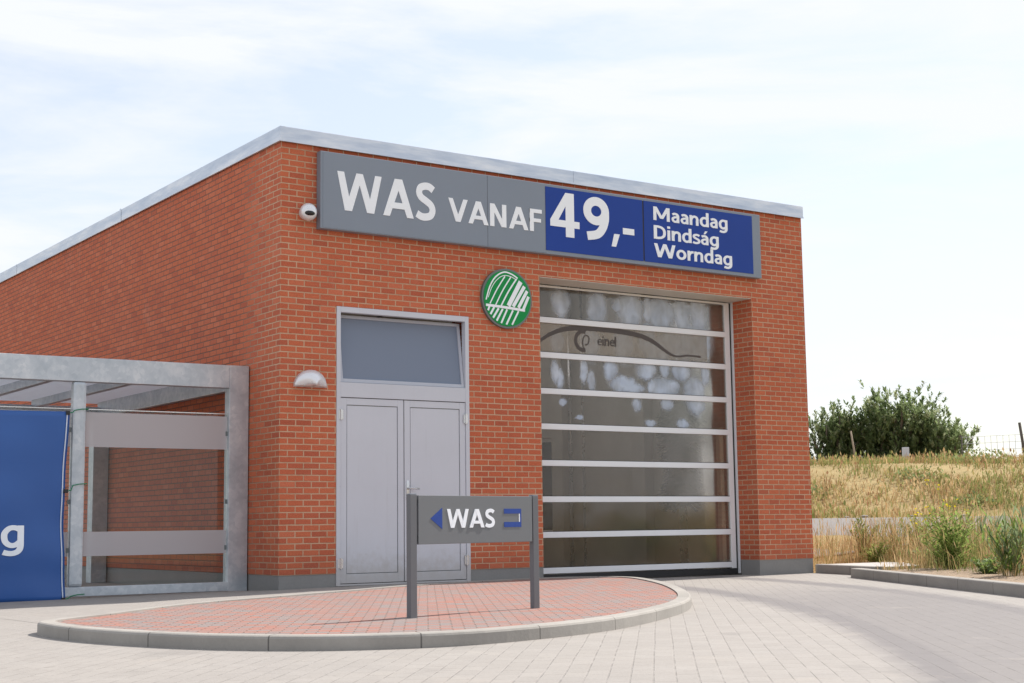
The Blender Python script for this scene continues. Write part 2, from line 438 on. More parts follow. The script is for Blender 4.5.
def mat_twin():
    s = NT('twinwall_roof_sheet'); t = s.t
    df = s.new('ShaderNodeBsdfTranslucent'); df.inputs[0].default_value = (.9,.91,.93,1)
    d2 = s.new('ShaderNodeBsdfDiffuse'); d2.inputs[0].default_value = (.6,.62,.64,1)
    m = s.new('ShaderNodeMixShader'); m.inputs[0].default_value = .35
    t.links.new(df.outputs[0], m.inputs[1]); t.links.new(d2.outputs[0], m.inputs[2]); t.links.new(m.outputs[0], s.out.inputs[0]); s.n.remove(s.b)
    return s.m

MBRICK = mat_brick(); MPAVE = mat_pavers(); MISL = mat_island()
MKERB = mat_concrete('kerb_concrete', (.33,.31,.285), joint=.9, var=.45)
MPLINTH = mat_concrete('plinth_concrete', (.25,.245,.24))
MINT = mat_concrete('wash_hall_concrete', (.46,.42,.37), var=.4)
MINTF = mat_concrete('wash_hall_floor_concrete', (.26,.25,.235))
MSLAB = mat_concrete('slab_concrete', (.44,.42,.40))
MGALV = mat_galv()
MSOFF = plain('painted_soffit', (.62,.58,.52), .8)
MCOP = mat_coping()
MRAIL = plain('door_aluminium', (.80,.81,.84), .4, .08, .06, 2)
def mat_door(name, c):
    s = NT(name); p = s.pos(); x, y, z = s.xyz(p)
    n = s.noise(p, 1.4, 5, .6)
    col = s.mix(n, C4([k*.93 for k in c]), C4([min(1,k*1.06) for k in c]))
    run = s.noise(s.comb(s.math('MULTIPLY', x, 14.0), 0.0, s.math('MULTIPLY', z, .9)), 1.0, 5, .65)
    col = s.mix(s.math('MULTIPLY', s.smooth(run, .55, .8), .22), col, C4((.33,.31,.29)))
    splash = s.math('MULTIPLY', s.smooth(s.math('ADD', z, s.math('MULTIPLY', s.noise(p, 9, 5, .7), .5)), .75, .35), .55)
    col = s.mix(splash, col, C4((.36,.32,.28)))
    scuff = s.smooth(s.noise(s.comb(s.math('MULTIPLY', x, 6.0), 0.0, s.math('MULTIPLY', z, 22.0)), 1.0, 3), .72, .76)
    col = s.mix(s.math('MULTIPLY', scuff, .3), col, C4((.30,.30,.32)))
    return s.fin(col, s.math('ADD', .34, s.math('MULTIPLY', n, .2)), 0)
MDOOR = mat_door('grey_door_paint', (.57,.59,.65)); _old = plain('grey_door_paint', (.57,.59,.65), .42, 0, .05, 1.5)
MDOORD = plain('grey_door_rim_paint', (.46,.49,.56), .42, 0, .05, 1.5)
MBLACK = plain('black_rubber', (.02,.02,.022), .6)
MSIGNG = plain('grey_sign_metal', (.22,.255,.31), .4, .1, .06, 1.2)
MSIGND = plain('dark_grey_sign_paint', (.125,.13,.142), .45, 0, .08, 2)
MBLUE = plain('blue_sign_film', (.007,.046,.30), .42, 0, .08, 1.5, .3)
MBLUE2 = plain('bright_blue_sign_film', (.008,.05,.29), .4, 0, .06, 2)
MWHITE = plain('white_sign_film', (.89,.93,.99), .45, 0, .03, 2)
MLAMP = plain('lamp_white_metal', (.75,.76,.79), .3, .35, .06, 4)
MGREEN = plain('green_enamel', (.002,.27,.06), .4, 0, .1, 3, .25)
MRIM = plain('dark_rim_metal', (.16,.18,.18), .45, .3)
MSTEEL = plain('stainless_steel', (.62,.62,.63), .28, .9)
MBAN = mat_banner()
MHEM = plain('white_hem_cloth', (.62,.68,.80), .7)
MCORD = plain('green_cord', (.03,.22,.11), .7)
MGLASS = mat_glass('shelter_glass', (.90,.92,.91), .6, .02)
MFROST = mat_glass('frosted_glass_band', (.50,.49,.51), .5, .0, .3); 
REFL_BLOBS = [(a, b, c*1.1, e*1.12) for a, b, c, e in [(4.1,3.5,.093,.121),(4.68,3.48,.108,.153),(5.01,3.53,.054,.062),(5.22,3.49,.142,.171),(5.52,3.51,.049,.126),(5.74,3.49,.163,.158),(6.13,3.49,.104,.144),(6.4,3.51,.128,.177),(6.24,3.59,.21,.045),(4.03,3.01,.074,.104),(4.55,3.04,.106,.167),(5.09,3.04,.11,.184),(5.49,3.13,.1,.14),(5.68,2.97,.142,.125),(5.93,3.13,.144,.126),(6.33,3.12,.203,.192),(6.13,2.95,.167,.08),(3.99,2.62,.044,.095),(4.07,2.52,.044,.089),(4.44,2.64,.041,.114),(4.56,2.53,.046,.09),(4.88,2.68,.077,.092),(5.47,2.69,.12,.08),(5.79,2.73,.057,.078),(6.08,2.72,.104,.095),(6.5,2.71,.051,.112),(5.08,2.5,.156,.068),(5.21,2.45,.138,.046),(5.77,2.48,.183,.094),(5.93,2.51,.082,.044),(6.3,2.45,.126,.142),(5.57,2.48,.06,.062),(5.3,2.26,.059,.062),(5.82,2.27,.073,.062),(6.34,2.29,.105,.111),(5.53,2.0,.06,.031),(6.08,2.02,.074,.037),(4.11,2.24,.037,.029),(4.36,2.03,.045,.024)]]
MPANE = mat_glass('wash_door_glazing', (.92,.89,.85), .75, .10, .09, .5, refl_patches=REFL_BLOBS)  # pale blobs paint reflections onto the upper panes
MPANEC = mat_glass('clear_wash_door_glazing', (.92,.89,.85), .65, .12, .09, .5)
MTRANSOM = mat_glass('transom_glass', (.16,.18,.20), 1.8, .0, sky_veil=(.25,.30,.395))  # blue-grey diffuse colour stands in for reflected sky
MWIN = mat_glass('hall_window_glass', (.9,.92,.9), 1.0)
def frost():
    s = NT('frosted_band_film'); t = s.t
    tr = s.new('ShaderNodeBsdfTransparent'); df = s.new('ShaderNodeBsdfDiffuse'); df.inputs[0].default_value = (.56,.53,.545,1)
    m = s.new('ShaderNodeMixShader'); m.inputs[0].default_value = .72; t.links.new(tr.outputs[0], m.inputs[1]); t.links.new(df.outputs[0], m.inputs[2])
    t.links.new(m.outputs[0], s.out.inputs[0]); s.n.remove(s.b); return s.m
MFROST = frost()
def beige_film():
    s = NT('beige_glass_film'); t = s.t
    tr = s.new('ShaderNodeBsdfTransparent'); df = s.new('ShaderNodeBsdfDiffuse'); df.inputs[0].default_value = (.46,.42,.36,1)
    m = s.new('ShaderNodeMixShader'); m.inputs[0].default_value = .36; t.links.new(tr.outputs[0], m.inputs[1]); t.links.new(df.outputs[0], m.inputs[2])
    t.links.new(m.outputs[0], s.out.inputs[0]); s.n.remove(s.b); return s.m
MBEIGE = beige_film()
MSWOOSH = plain('dark_decal_film', (.07,.055,.05), .5)
MTWIN = mat_twin()
MTERR = mat_terrain(); MSOIL = mat_soil(); MASPH = mat_asphalt()
MBARK = plain('bark', (.14,.11,.085), .9, 0, .3, 8)
MWOOD = plain('weathered_wood', (.33,.26,.19), .9, 0, .25, 10)
MWIRE = plain('pale_fence_wire', (.62,.64,.68), .5, .3)
LEAF = [leafmat('leaf_dark', (.10,.14,.06), .5), leafmat('leaf_mid', (.21,.27,.125), .5), leafmat('leaf_pale', (.36,.40,.25), .5)]
STRAW = [leafmat('straw', (.58,.43,.24)), leafmat('tan_straw', (.46,.32,.16)), leafmat('ochre_grass', (.37,.31,.13)), leafmat('olive_grass', (.24,.27,.095)), leafmat('rust_grass', (.33,.20,.11))]
WEED = [leafmat('weed_green', (.20,.29,.075), .55), leafmat('weed_lime', (.33,.40,.12), .55), leafmat('weed_grey_green', (.24,.30,.16), .55), leafmat('weed_stem', (.26,.26,.11)), leafmat('yellow_petal', (.75,.62,.03))]

# ------------------------------------------------------------------ terrain
CAM = (-6.8593, -14.4489, .7062)
AX, AY = .757, .653                     # direction of the approach to the embankment
P0 = (7.11, -1.49); KT = (-.504, -.864); KN = (.864, -.504)
def ab(x, y): return (x-CAM[0])*AX+(y-CAM[1])*AY, -(x-CAM[0])*AY+(y-CAM[1])*AX
def xy(a, b): return CAM[0]+a*AX-b*AY, CAM[1]+a*AY+b*AX
def sst(v, a, b):
    t = max(0, min(1, (v-a)/(b-a))); return t*t*(3-2*t)
def off(x, y):
    """distance outside the paved forecourt (positive = planted side)"""
    s1 = (x-P0[0])*KN[0]+(y-P0[1])*KN[1]
    if y > P0[1]: return max(s1, x-8.05) if x > 7.6 else -1
    return s1
def hgt(x, y):
    a, b = ab(x, y)
    far = math.hypot(x, y)
    o = off(x, y)
    road = .40 + (a-23.2)*.036
    if a < 34: h = .085 + (max(.085, road-.03)-.085)*sst(o, 1.3, 3.2)*sst(a, 17, 23.2)
    else: h = .76
    if a > 34.8: h += 1.62*sst(a, 34.8, 44.5) + .05*mnoise.noise(Vector((x*.35, y*.35, 0)))*sst(a, 35, 38) + .14*mnoise.noise(Vector((x*.12, y*.12, 5)))*sst(a, 37, 42)
    if a > 50: h -= 1.2*sst(a, 60, 200)
    return h
def ground_h(x, y):
    o = off(x, y)
    if o <= .2: return -.03
    return -.03 + (hgt(x, y)+.03)*sst(o, .2, .95)

bm = bmesh.new()
def grid(alist, blist):
    vs = {}
    for i, a in enumerate(alist):
        for j, b in enumerate(blist):
            x, y = xy(a, b); vs[i, j] = bm.verts.new((x, y, ground_h(x, y)))
    for i in range(len(alist)-1):
        for j in range(len(blist)-1):
            bm.faces.new((vs[i,j], vs[i+1,j], vs[i+1,j+1], vs[i,j+1]))
al = [-3000,-600,-150,-50,-15] + [k for k in range(0, 12, 3)] + [12+.4*k for k in range(105)] + [54,57,60,70,85,110,150,220,400,900,3000]
bl = [-3000,-700,-200,-80,-40,-25] + [-16+.5*k for k in range(66)] + [18,22,30,50,90,220,700,3000]
grid(al, bl)
tag(obj('ground', bm, MTERR, smooth=True), 'dry grassy ground rising to an embankment behind the wash building', 'ground', kind='structure')

# road strip across, 6 cm above the ground slope it lies on
bm = bmesh.new()
prev = None
for k in range(-80, 81):
    row = []
    for a in (23.2, 26, 29, 31.5, 33.6):
        x, y = xy(a, k*1.0); row.append(bm.verts.new((x, y, ground_h(x, y)+.02 if ground_h(x,y) > 0 else hgt(x, y)-.6)))
    if prev and off(*xy(23.2, k)) > .4:
        for q in range(4): bm.faces.new((prev[q], prev[q+1], row[q+1], row[q]))
    prev = row
tag(obj('road', bm, MASPH, smooth=True), 'grey asphalt road strip below the dry embankment', 'road', kind='structure')

# forecourt paving
bm = bmesh.new()
KE = (P0[0]+KT[0]*34, P0[1]+KT[1]*34)
fp = [(-45,-33),(KE[0],KE[1]),(P0[0],P0[1]),(7.55,-1.49),(8.02,-.06),(8.02,22),(-45,22)]
bm.faces.new([bm.verts.new((x, y, 0)) for x, y in fp])
tag(obj('forecourt', bm, MPAVE), 'pale grey block paved forecourt with tyre tracks from the wash door', 'paving', kind='structure')

def kerb_line(name, pts, w, z0, z1, side, kind='structure', cat='kerb', label=None, close_ends=True, bev=.015):
    """kerb profile swept along pts; the outer face runs on pts, the body lies to `side`"""
    bm = bmesh.new(); uvl = bm.loops.layers.uv.new('UVMap')
    n = len(pts); L = [0]
    for i in range(1, n): L.append(L[-1]+math.hypot(pts[i][0]-pts[i-1][0], pts[i][1]-pts[i-1][1]))
    rows = []
    for i in range(n):
        a, b = pts[max(0,i-1)], pts[min(n-1,i+1)]
        dx, dy = b[0]-a[0], b[1]-a[1]; l = math.hypot(dx, dy); nx, ny = -dy/l*side, dx/l*side
        prof = [(0,z0),(0,z1-bev),(bev*.35,z1-bev*.35),(bev,z1),(w,z1),(w,z0)]
        rows.append([bm.verts.new((pts[i][0]+nx*d, pts[i][1]+ny*d, z)) for d, z in prof])
    for i in range(n-1):
        for k in range(5):
            f = bm.faces.new((rows[i][k], rows[i+1][k], rows[i+1][k+1], rows[i][k+1]))
            for lp in f.loops:
                lp[uvl].uv = (L[i] if lp.vert in rows[i] else L[i+1], k)
    if close_ends:
        for rw in (rows[0], rows[-1]):
            f = bm.faces.new(rw)
            for lp in f.loops: lp[uvl].uv = (.3, 0)
    o = obj(name, bm, MKERB)
    if label: tag(o, label, cat, kind=kind)
    return o
k2 = [(P0[0]+KT[0]*t, P0[1]+KT[1]*t) for t in [0.0]+[.5*k for k in range(1, 60)]]
kerb_line('kerb', k2, .14, -.04, .115, 1, label='straight low concrete kerb in front of the weedy planting bed')
kerb_line('kerb', [(8.05,.02),(7.84,-.7),(7.62,-1.42)], .13, -.04, .12, 1, label='short concrete kerb joining the brick corner to the planting bed')
bm = bmesh.new()
sl = [(8.19,-.02),(7.98,-.72),(7.70,-1.50),(8.35,-1.55),(9.4,-.35),(9.4,-.02)]
prism(bm, sl, .02, .116)
tag(obj('pavement', bm, MSLAB), 'pale concrete slab beside the brick corner behind the kerb', 'pavement', kind='structure')
# bare soil bed behind the kerb
bm = bmesh.new(); rows = []
for k in range(60):
    t = .2 + k*.35; row = []
    for j in range(7):
        s_ = .145 + j*.28
        x = P0[0]+KT[0]*t+KN[0]*s_; y = P0[1]+KT[1]*t+KN[1]*s_
        z = hgt(x, y)+.012+.03*mnoise.noise(Vector((x*3,y*3,0)))*(j>0) + .015*sst(j,0,3)
        row.append(bm.verts.new((x, y, max(z, .09))))
    rows.append(row)
for q, w in zip(rows, rows[1:]):
    for j in range(6): bm.faces.new((q[j], w[j], w[j+1], q[j+1]))
tag(obj('soil_bed', bm, MSOIL, smooth=True), 'bare brown soil along the inner side of the kerb', 'soil', kind='structure')

# island
IS = [(-3.68,-3.95),(-3.79,-4.4),(-3.73,-5.12),(-3.46,-5.98),(-3.07,-6.56),(-2.58,-6.88),(-1.96,-6.98),(-1.01,-6.74),(-.19,-6.3),(.78,-5.58),(1.47,-4.92),(2.2,-4.04),(3.05,-2.85),(3.75,-1.7),(4.12,-.9),(4.02,-.42),(3.36,-.16),(2.13,-.38),(1.04,-.77),(0,-1.35),(-.56,-1.66),(-1.24,-2.03),(-1.86,-2.37),(-2.48,-2.84),(-3.1,-3.45)]
isl = catmull(IS, 5, True)
def closed_kerb(pts, w, z0, z1, bev=.018):
    bm = bmesh.new(); uvl = bm.loops.layers.uv.new('UVMap'); n = len(pts); rows = []; L = [0]; inner = []
    for i in range(n): L.append(L[-1]+math.hypot(pts[(i+1)%n][0]-pts[i][0], pts[(i+1)%n][1]-pts[i][1]))
    for i in range(n):
        a, b = pts[i-1], pts[(i+1)%n]; dx, dy = b[0]-a[0], b[1]-a[1]; l = math.hypot(dx, dy); nx, ny = -dy/l, dx/l
        prof = [(0,z0),(0,z1-bev),(bev*.35,z1-bev*.35),(bev,z1),(w,z1),(w,z0)]
        rows.append([bm.verts.new((pts[i][0]+nx*d, pts[i][1]+ny*d, z)) for d, z in prof])
        inner.append((pts[i][0]+nx*w, pts[i][1]+ny*w))
    for i in range(n):
        for k in range(5):
            f = bm.faces.new((rows[i][k], rows[(i+1)%n][k], rows[(i+1)%n][k+1], rows[i][k+1]))
            for lp in f.loops: lp[uvl].uv = (L[i] if lp.vert in rows[i] else L[i+1], k)
    return obj('kerb', bm, MKERB), inner
ko, inner = closed_kerb(isl, .115, -.03, .086)
tag(ko, 'curved pale concrete kerb round the red paved island', 'kerb', kind='structure')
bm = bmesh.new()
bm.faces.new([bm.verts.new((x, y, .075)) for x, y in inner])
bmesh.ops.triangulate(bm, faces=bm.faces)
tag(obj('island_paving', bm, MISL), 'red and grey block paving on the kerbed island', 'paving', kind='structure')
# concrete apron between the island and the wall
bm = bmesh.new()
wl = [(-3.6,.6,.0012),(-1.6,.70,.012),(-.3,.70,.03),(-.02,-.004,.05),(.68,-.004,.062),(1.6,-.004,.066),(2.43,-.004,.062),(3.40,-.004,.03)]
bk = [(-3.35,-3.68,.0012),(-2.0,-2.46,.025),(-1.0,-1.88,.05),(0,-1.33,.062),(1.04,-.755,.064),(1.6,-.56,.064),(2.13,-.368,.06),(3.3,-.15,.045)]
vw = [bm.verts.new(p) for p in wl]; vb = [bm.verts.new(p) for p in bk]
for i in range(len(wl)-1): bm.faces.new((vw[i], vb[i], vb[i+1], vw[i+1]))
tag(obj('pavement', bm, MPAVE), 'narrow paved apron between the island kerb and the brick wall', 'pavement', kind='structure')

# ------------------------------------------------------------------ wash building
bld = thing('wash_building', 'flat roofed red brick car wash hall with a tall glazed door', 'building')
def wall_holes(name, xs, zs, hole, y0, y1, mat, parent, axis='x', jit=True):
    """wall in the plane of `axis`; hole(xm, zm) says which cells are open"""
    bm = bmesh.new()
    P = (lambda u, d, z: (u, d, z)) if axis == 'x' else (lambda u, d, z: (d, u, z))
    solid = {}
    for i in range(len(xs)-1):
        for k in range(len(zs)-1):
            solid[i,k] = not hole((xs[i]+xs[i+1])/2, (zs[k]+zs[k+1])/2)
    def q(*pts): bm.faces.new([bm.verts.new(P(*p)) for p in pts])
    for (i,k), s_ in solid.items():
        if not s_: continue
        a, b, c, e = xs[i], xs[i+1], zs[k], zs[k+1]
        q((a,y0,c),(b,y0,c),(b,y0,e),(a,y0,e)); q((a,y1,c),(a,y1,e),(b,y1,e),(b,y1,c))
        if not solid.get((i-1,k)): q((a,y0,c),(a,y0,e),(a,y1,e),(a,y1,c))
        if not solid.get((i+1,k)): q((b,y0,c),(b,y1,c),(b,y1,e),(b,y0,e))
        if not solid.get((i,k-1)): q((a,y0,c),(a,y1,c),(b,y1,c),(b,y0,c))
        if not solid.get((i,k+1)): q((a,y0,e),(b,y0,e),(b,y1,e),(a,y1,e))
    bmesh.ops.remove_doubles(bm, verts=bm.verts, dist=1e-5)
    return obj(name, bm, mat, parent)
W, D, ZT = 8.0, 14.0, 4.94
DX0, DX1, DZ = .683, 2.43, 3.15
GX0, GX1, GZ = 3.464, 6.997, 3.7185
def hole(x, z): return (DX0 < x < DX1 and z < DZ) or (GX0 < x < GX1 and z < GZ)
wall_holes('wall', [0,DX0,DX1,GX0,GX1,W], [.2,DZ,GZ,ZT], hole, 0, .37, MBRICK, bld)
obj('wall', B((0,.35,.37,D-.35,.2,ZT)), MBRICK, bld)
WY0, WY1, WZ0, WZ1 = 5.55, 6.75, .55, 2.15
wall_holes('wall', [.37,WY0,WY1,D-.35], [.2,WZ0,WZ1,ZT], lambda u, z: WY0 < u < WY1 and WZ0 < z < WZ1, W-.35, W, MBRICK, bld, 'y')
wall_holes('wall', [0,3.2,7.0,W], [.0,3.72,ZT], lambda x, z: 3.2 < x < 7.0 and z < 3.72, D-.35, D, MBRICK, bld)  # unseen rear doorway left open, added to let light into the hall
i_ = .006
objs('plinth', ((i_,DX0,i_,.36,-.05,.2),(DX1,GX0,i_,.36,-.05,.2),(GX1,W-i_,i_,.36,-.05,.2)), MPLINTH, bld)
obj('plinth', B((i_,.34,.36,D-i_,-.05,.2)), MPLINTH, bld)
obj('plinth', B((W-.34,W-i_,.36,D-i_,-.05,.2)), MPLINTH, bld)
# coping: a sheet-metal fascia round the roof edge
cz0, cz1 = 4.93, 5.095
cp = obj('coping', B((-.035,W+.003,-.045,-.012,cz0,cz1), bev=.004), MCOP, bld)
obj('drip_edge', B((-.036,W+.003,-.053,-.0455,cz0-.006,cz0+.012)), MCOP, cp)
obj('seam', B((3.98,4.02,-.048,-.046,cz0+.004,cz1-.004)), MCOP, cp)
cp = obj('coping', B((-.035,-.012,-.011,D+.04,cz0,cz1), bev=.004), MCOP, bld)
objs('seam', ((-.04,-.036,5.0,5.05,cz0-.006,cz1+.012),(-.039,-.036,10.0,10.05,cz0,cz1)), MCOP, cp)
obj('coping', B((W+.0115,W+.014,.3,D+.04,cz0,cz1)), MCOP, bld)
obj('coping', B((-.011,W+.011,D+.01,D+.04,cz0,cz1), bev=.004), MCOP, bld)
def roof_slab():
    bm = bmesh.new(); xs = [-.01,4.6,6.6,W+.002]; ys = [-.01,1.6,9.0,D+.008]
    for i in range(3):
        for j in range(3):
            if i == 1 and j == 1: continue
            box(bm, xs[i], xs[i+1], ys[j], ys[j+1], ZT+.002, cz1-.012)
    bmesh.ops.remove_doubles(bm, verts=bm.verts, dist=1e-4)
    return bm
rf = obj('roof', roof_slab(), MINT, bld)
obj('added_roof_light', B((4.62,6.58,1.62,8.98,ZT+.05,ZT+.07)), MTWIN, rf)  # unseen roof opening, added to brighten the hall
# hall lining
obj('interior_wall', B((.352,.37,.372,D-.36,.0,ZT-.02)), MINT, bld)
wall_holes('interior_wall', [.372,WY0,WY1,D-.36], [0,WZ0,WZ1,ZT-.02], lambda u, z: WY0 < u < WY1 and WZ0 < z < WZ1, W-.372, W-.352, MINT, bld, 'y')
wall_holes('interior_wall', [.372,3.2,7.0,W-.374], [0,3.72,ZT-.02], lambda x, z: 3.2 < x < 7.0 and z < 3.72, D-.38, D-.36, MINT, bld)
obj('interior_floor', B((.372,W-.374,.46,D-.381,-.04,.006)), MINTF, bld)
fr = obj('window', B((W-.30,W-.24,WY0,WY0+.06,WZ0,WZ1),(W-.30,W-.24,WY1-.06,WY1,WZ0,WZ1),(W-.30,W-.24,WY0+.06,WY1-.06,WZ0,WZ0+.06),(W-.30,W-.24,WY0+.06,WY1-.06,WZ1-.06,WZ1)), MRAIL, bld)
obj('pane', B((W-.275,W-.268,WY0+.06,WY1-.06,WZ0+.06,WZ1-.06)), MWIN, fr)
# pilasters and pipes on the inner side of the far wall
obj('pilaster', B((W-.55,W-.378,5.0,5.3,.01,ZT-.03)), MINT, bld)
obj('pilaster', B((W-.55,W-.378,2.9,3.2,.01,ZT-.03)), MINT, bld)
for py_, pr_ in ((4.9,.03),(4.55,.022)):
    bm = bmesh.new(); tube(bm, [(W-.46,py_,.01),(W-.46,py_,ZT-.1)], pr_); obj('pipe', bm, MSTEEL, bld, smooth=True)
obj('soffit', B((GX0+.002,GX1-.002,.004,.395,GZ-.008,GZ-.001)), MSOFF, bld)

# garage door
gd = bpy.data.objects.new('garage_door', None); COL.objects.link(gd); gd.parent = bld
objs('stile', ((GX0+.01,GX0+.12,.405,.45,.09,3.70),(6.872,6.955,.405,.45,.09,3.70)), MRAIL, gd, .004)
ZR = [.1385,.577,1.0145,1.4625,1.917,2.36,2.814,3.258]
for z in ZR:
    bm = B((GX0+.12,6.871,.40,.448,z-.036,z+.036), bev=.005)
    obj('rail', bm, MRAIL, gd)
    obj('rail_gasket', B((GX0+.12,6.871,.412,.43,z+.0365,z+.043)), MBLACK, gd)
obj('rail', B((GX0+.12,6.871,.408,.448,3.675,3.70), bev=.003), MRAIL, gd)
for i, z in enumerate(ZR):
    z1 = ZR[i+1]-.037 if i < 7 else 3.664
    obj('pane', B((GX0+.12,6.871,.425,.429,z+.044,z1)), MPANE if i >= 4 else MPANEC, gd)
obj('side_gap', B((6.956,6.984,.41,.45,.02,3.70)), MBLACK, bld)
obj('edge_trim', B((6.985,6.9965,.372,.45,.02,3.705)), MRAIL, bld)
obj('bottom_seal', B((GX0+.01,6.955,.41,.445,.012,.089)), MBLACK, bld)
g = obj('guide_rail', B((6.80,6.87,.50,.58,.01,1.98),(6.58,6.87,.585,.66,.02,.10), bev=.006), plain('cream_paint', (.80,.74,.60), .6), bld)
# film with a swoosh and an emblem on the second panel
bm = B((GX0+.125,6.55,.4235,.4245,ZR[6]+.046,ZR[7]-.04))
fl = obj('beige_film', bm, MBEIGE, gd)
MF = Matrix(((1,0,0,0),(0,0,-1,.4228),(0,1,0,0),(0,0,0,1)))          # (x, z, out) on a face that looks along -Y
bm = bmesh.new()
sw = catmull([(3.62,2.90),(3.753,2.985),(3.905,3.075),(4.12,3.155),(4.369,3.19),(4.684,3.198),(5.0,3.19),(5.363,3.155),(5.594,3.09),(5.792,2.986),(5.93,2.925),(6.05,2.915),(6.2,2.935),(6.43,2.93)], 6)
n_ = len(sw)
L = []; Rr = []
for i, (x, z) in enumerate(sw):
    a, b = sw[max(0,i-1)], sw[min(n_-1,i+1)]; dx, dz = b[0]-a[0], b[1]-a[1]; l = math.hypot(dx, dz)
    w_ = .012+.022*math.sin(math.pi*min(1,i/(n_*.8)))
    w_ = max(.009, w_)
    L.append((x-dz/l*w_, z+dx/l*w_)); Rr.append((x+dz/l*w_, z-dx/l*w_))
vs = [[bm.verts.new(MF @ Vector((*p, h))) for p, h in ((l,0),(r,0),(r,.0015),(l,.0015))] for l, r in zip(L, Rr)]
for q, w in zip(vs, vs[1:]):
    for k in range(4): bm.faces.new((q[k], q[(k+1)%4], w[(k+1)%4], w[k]))
ribbon(bm, [(4.44+.12*math.cos(t), 3.03+.12*math.sin(t)) for t in [R(70+9*k) for k in range(25)]], .05, 0, .0012, MF)
ribbon(bm, catmull([(4.45,2.92),(4.43,3.02),(4.47,3.1),(4.53,3.08),(4.52,3.0),(4.47,2.98)],4), .016, 0, .0022, MF)
glyphs(bm, 'einel', MF, 4.67, 4.98, 2.985, .12, 0, .0012)
obj('decal', bm, MSWOOSH, gd)

# double door with a tilted transom window
FY0, FY1 = -.006, .07
frm = obj('door_frame', B((DX0+.003,.737,FY0,FY1,.066,DZ-.003),(2.376,DX1-.003,FY0,FY1,.066,DZ-.003),(.737,2.376,FY0,FY1,3.085,DZ-.003),(.737,2.376,FY0+.001,FY1,2.135,2.30),(.737,2.376,FY0+.004,FY1,.066,.085), bev=.003), MDOOR, bld)
objs('caulk_joint', ((DX0-.001,DX0+.002,.006,.06,.2,DZ),(DX1-.002,DX1+.001,.006,.06,.2,DZ),(DX0+.003,DX1-.003,.006,.06,DZ-.002,DZ-.0005)), MBLACK, frm)
def leaf(x0, x1, hinge_x, handle=False):
    s_, t_ = .075, .075; z0, z1 = .093, 2.127
    lf = obj('door_leaf', B((x0,x0+s_,.004,.06,z0,z1),(x1-s_,x1,.004,.06,z0,z1),(x0+s_,x1-s_,.004,.06,z1-t_,z1),(x0+s_,x1-s_,.004,.06,z0,z0+.1), bev=.003), MDOOR, bld)
    obj('panel', B((x0+s_+.008,x1-s_-.008,.010,.05,z0+.108,z1-t_-.008), bev=.002), MDOOR, lf)
    obj('gasket', B((x0+s_,x1-s_,.016,.045,z0+.1,z1-t_)), MRIM, lf)
    objs('gap', ((x0-.006,x0-.001,.012,.05,z0,z1),(x1+.001,x1+.006,.012,.05,z0,z1),(x0,x1,.012,.05,z1+.001,z1+.007)), MBLACK, lf)
    for z in (.31,1.94):
        bm = bmesh.new(); tube(bm, [(hinge_x,-.012,z-.06),(hinge_x,-.012,z+.06)], .012); box(bm, hinge_x-.03,hinge_x+.03,-.009,-.003,z-.05,z+.05)
        obj('hinge', bm, MSTEEL, lf)
    if handle:
        bm = bmesh.new(); box(bm, x0+.022,x0+.056,-.004,.004,1.0,1.22, bev=.003); tube(bm, [(x0+.039,0,1.13),(x0+.039,-.05,1.13),(x0+.06,-.055,1.13),(x0+.16,-.055,1.125)], .010)
        obj('handle', bm, MSTEEL, lf, smooth=True)
leaf(.741, 1.543, .739); leaf(1.553, 2.372, 2.374, True)
# transom sash hinged at its bottom edge, leaning inwards
tr = bpy.data.objects.new('transom_window', None)
bm = bmesh.new()
w0, w1, hh = .742, 2.371, .775
for b in ((w0,w0+.035,0,.045,.0,hh),(w1-.035,w1,0,.045,.0,hh),(w0+.035,w1-.035,0,.045,0,.04),(w0+.035,w1-.035,0,.045,hh-.035,hh)): box(bm, *b, bev=.003)
MT = Matrix.Translation((0,.012,2.304)) @ Matrix.Rotation(R(-7.5), 4, 'X')
for v in bm.verts: v.co = MT @ v.co
tr = obj('transom_window', bm, MDOORD, bld)
bm = B((w0+.035,w1-.035,.018,.024,.04,hh-.035))
for v in bm.verts: v.co = MT @ v.co
obj('pane', bm, MTRANSOM, tr)

# ------------------------------------------------------------------ signs and fittings on the facade
def MY(y): return Matrix(((1,0,0,0),(0,0,-1,y),(0,1,0,0),(0,0,0,1)))
fs = thing('fascia_sign', 'long grey and blue price sign below the roof edge', 'sign', (0,0,0))
SX0, SX1, SZ0, SZ1, SY = .405, 7.058, 3.975, 4.852, -.10
fs.location = (.0236, 0, .013); fs.scale = (1.0036, 1, 1)
obj('housing', B((SX0,SX1,SY,-.004,SZ0,SZ1), bev=.006), MSIGNG, fs)
obj('grey_panel', B((SX0+.03,2.611,SY-.004,SY-.0005,SZ0+.012,SZ1-.012)), MSIGNG, fs)
obj('grey_panel', B((2.616,3.45,SY-.004,SY-.0005,SZ0+.012,SZ1-.012)), MSIGNG, fs)
objs('panel_joint', ((2.610,2.617,SY-.002,SY-.0003,SZ0+.01,SZ1-.01),(4.992,5.012,SY-.003,SY-.0003,4.03,4.812)), MBLACK, fs)
obj('blue_panel', B((3.464,4.991,SY-.006,SY-.0005,4.022,4.816)), MBLUE, fs)
obj('blue_panel', B((5.013,6.905,SY-.006,SY-.0005,4.022,4.816)), MBLUE, fs)
def words(txt, x0, x1, base, cap, par, y, mat=MWHITE):
    bm = bmesh.new(); glyphs(bm, txt, MY(y), x0, x1, base, cap); return obj('lettering', bm, mat, par)
words('WAS', .609, 1.885, 4.205, .44, fs, SY-.0045)
words('VANAF', 2.063, 3.395, 4.235, .275, fs, SY-.0045)
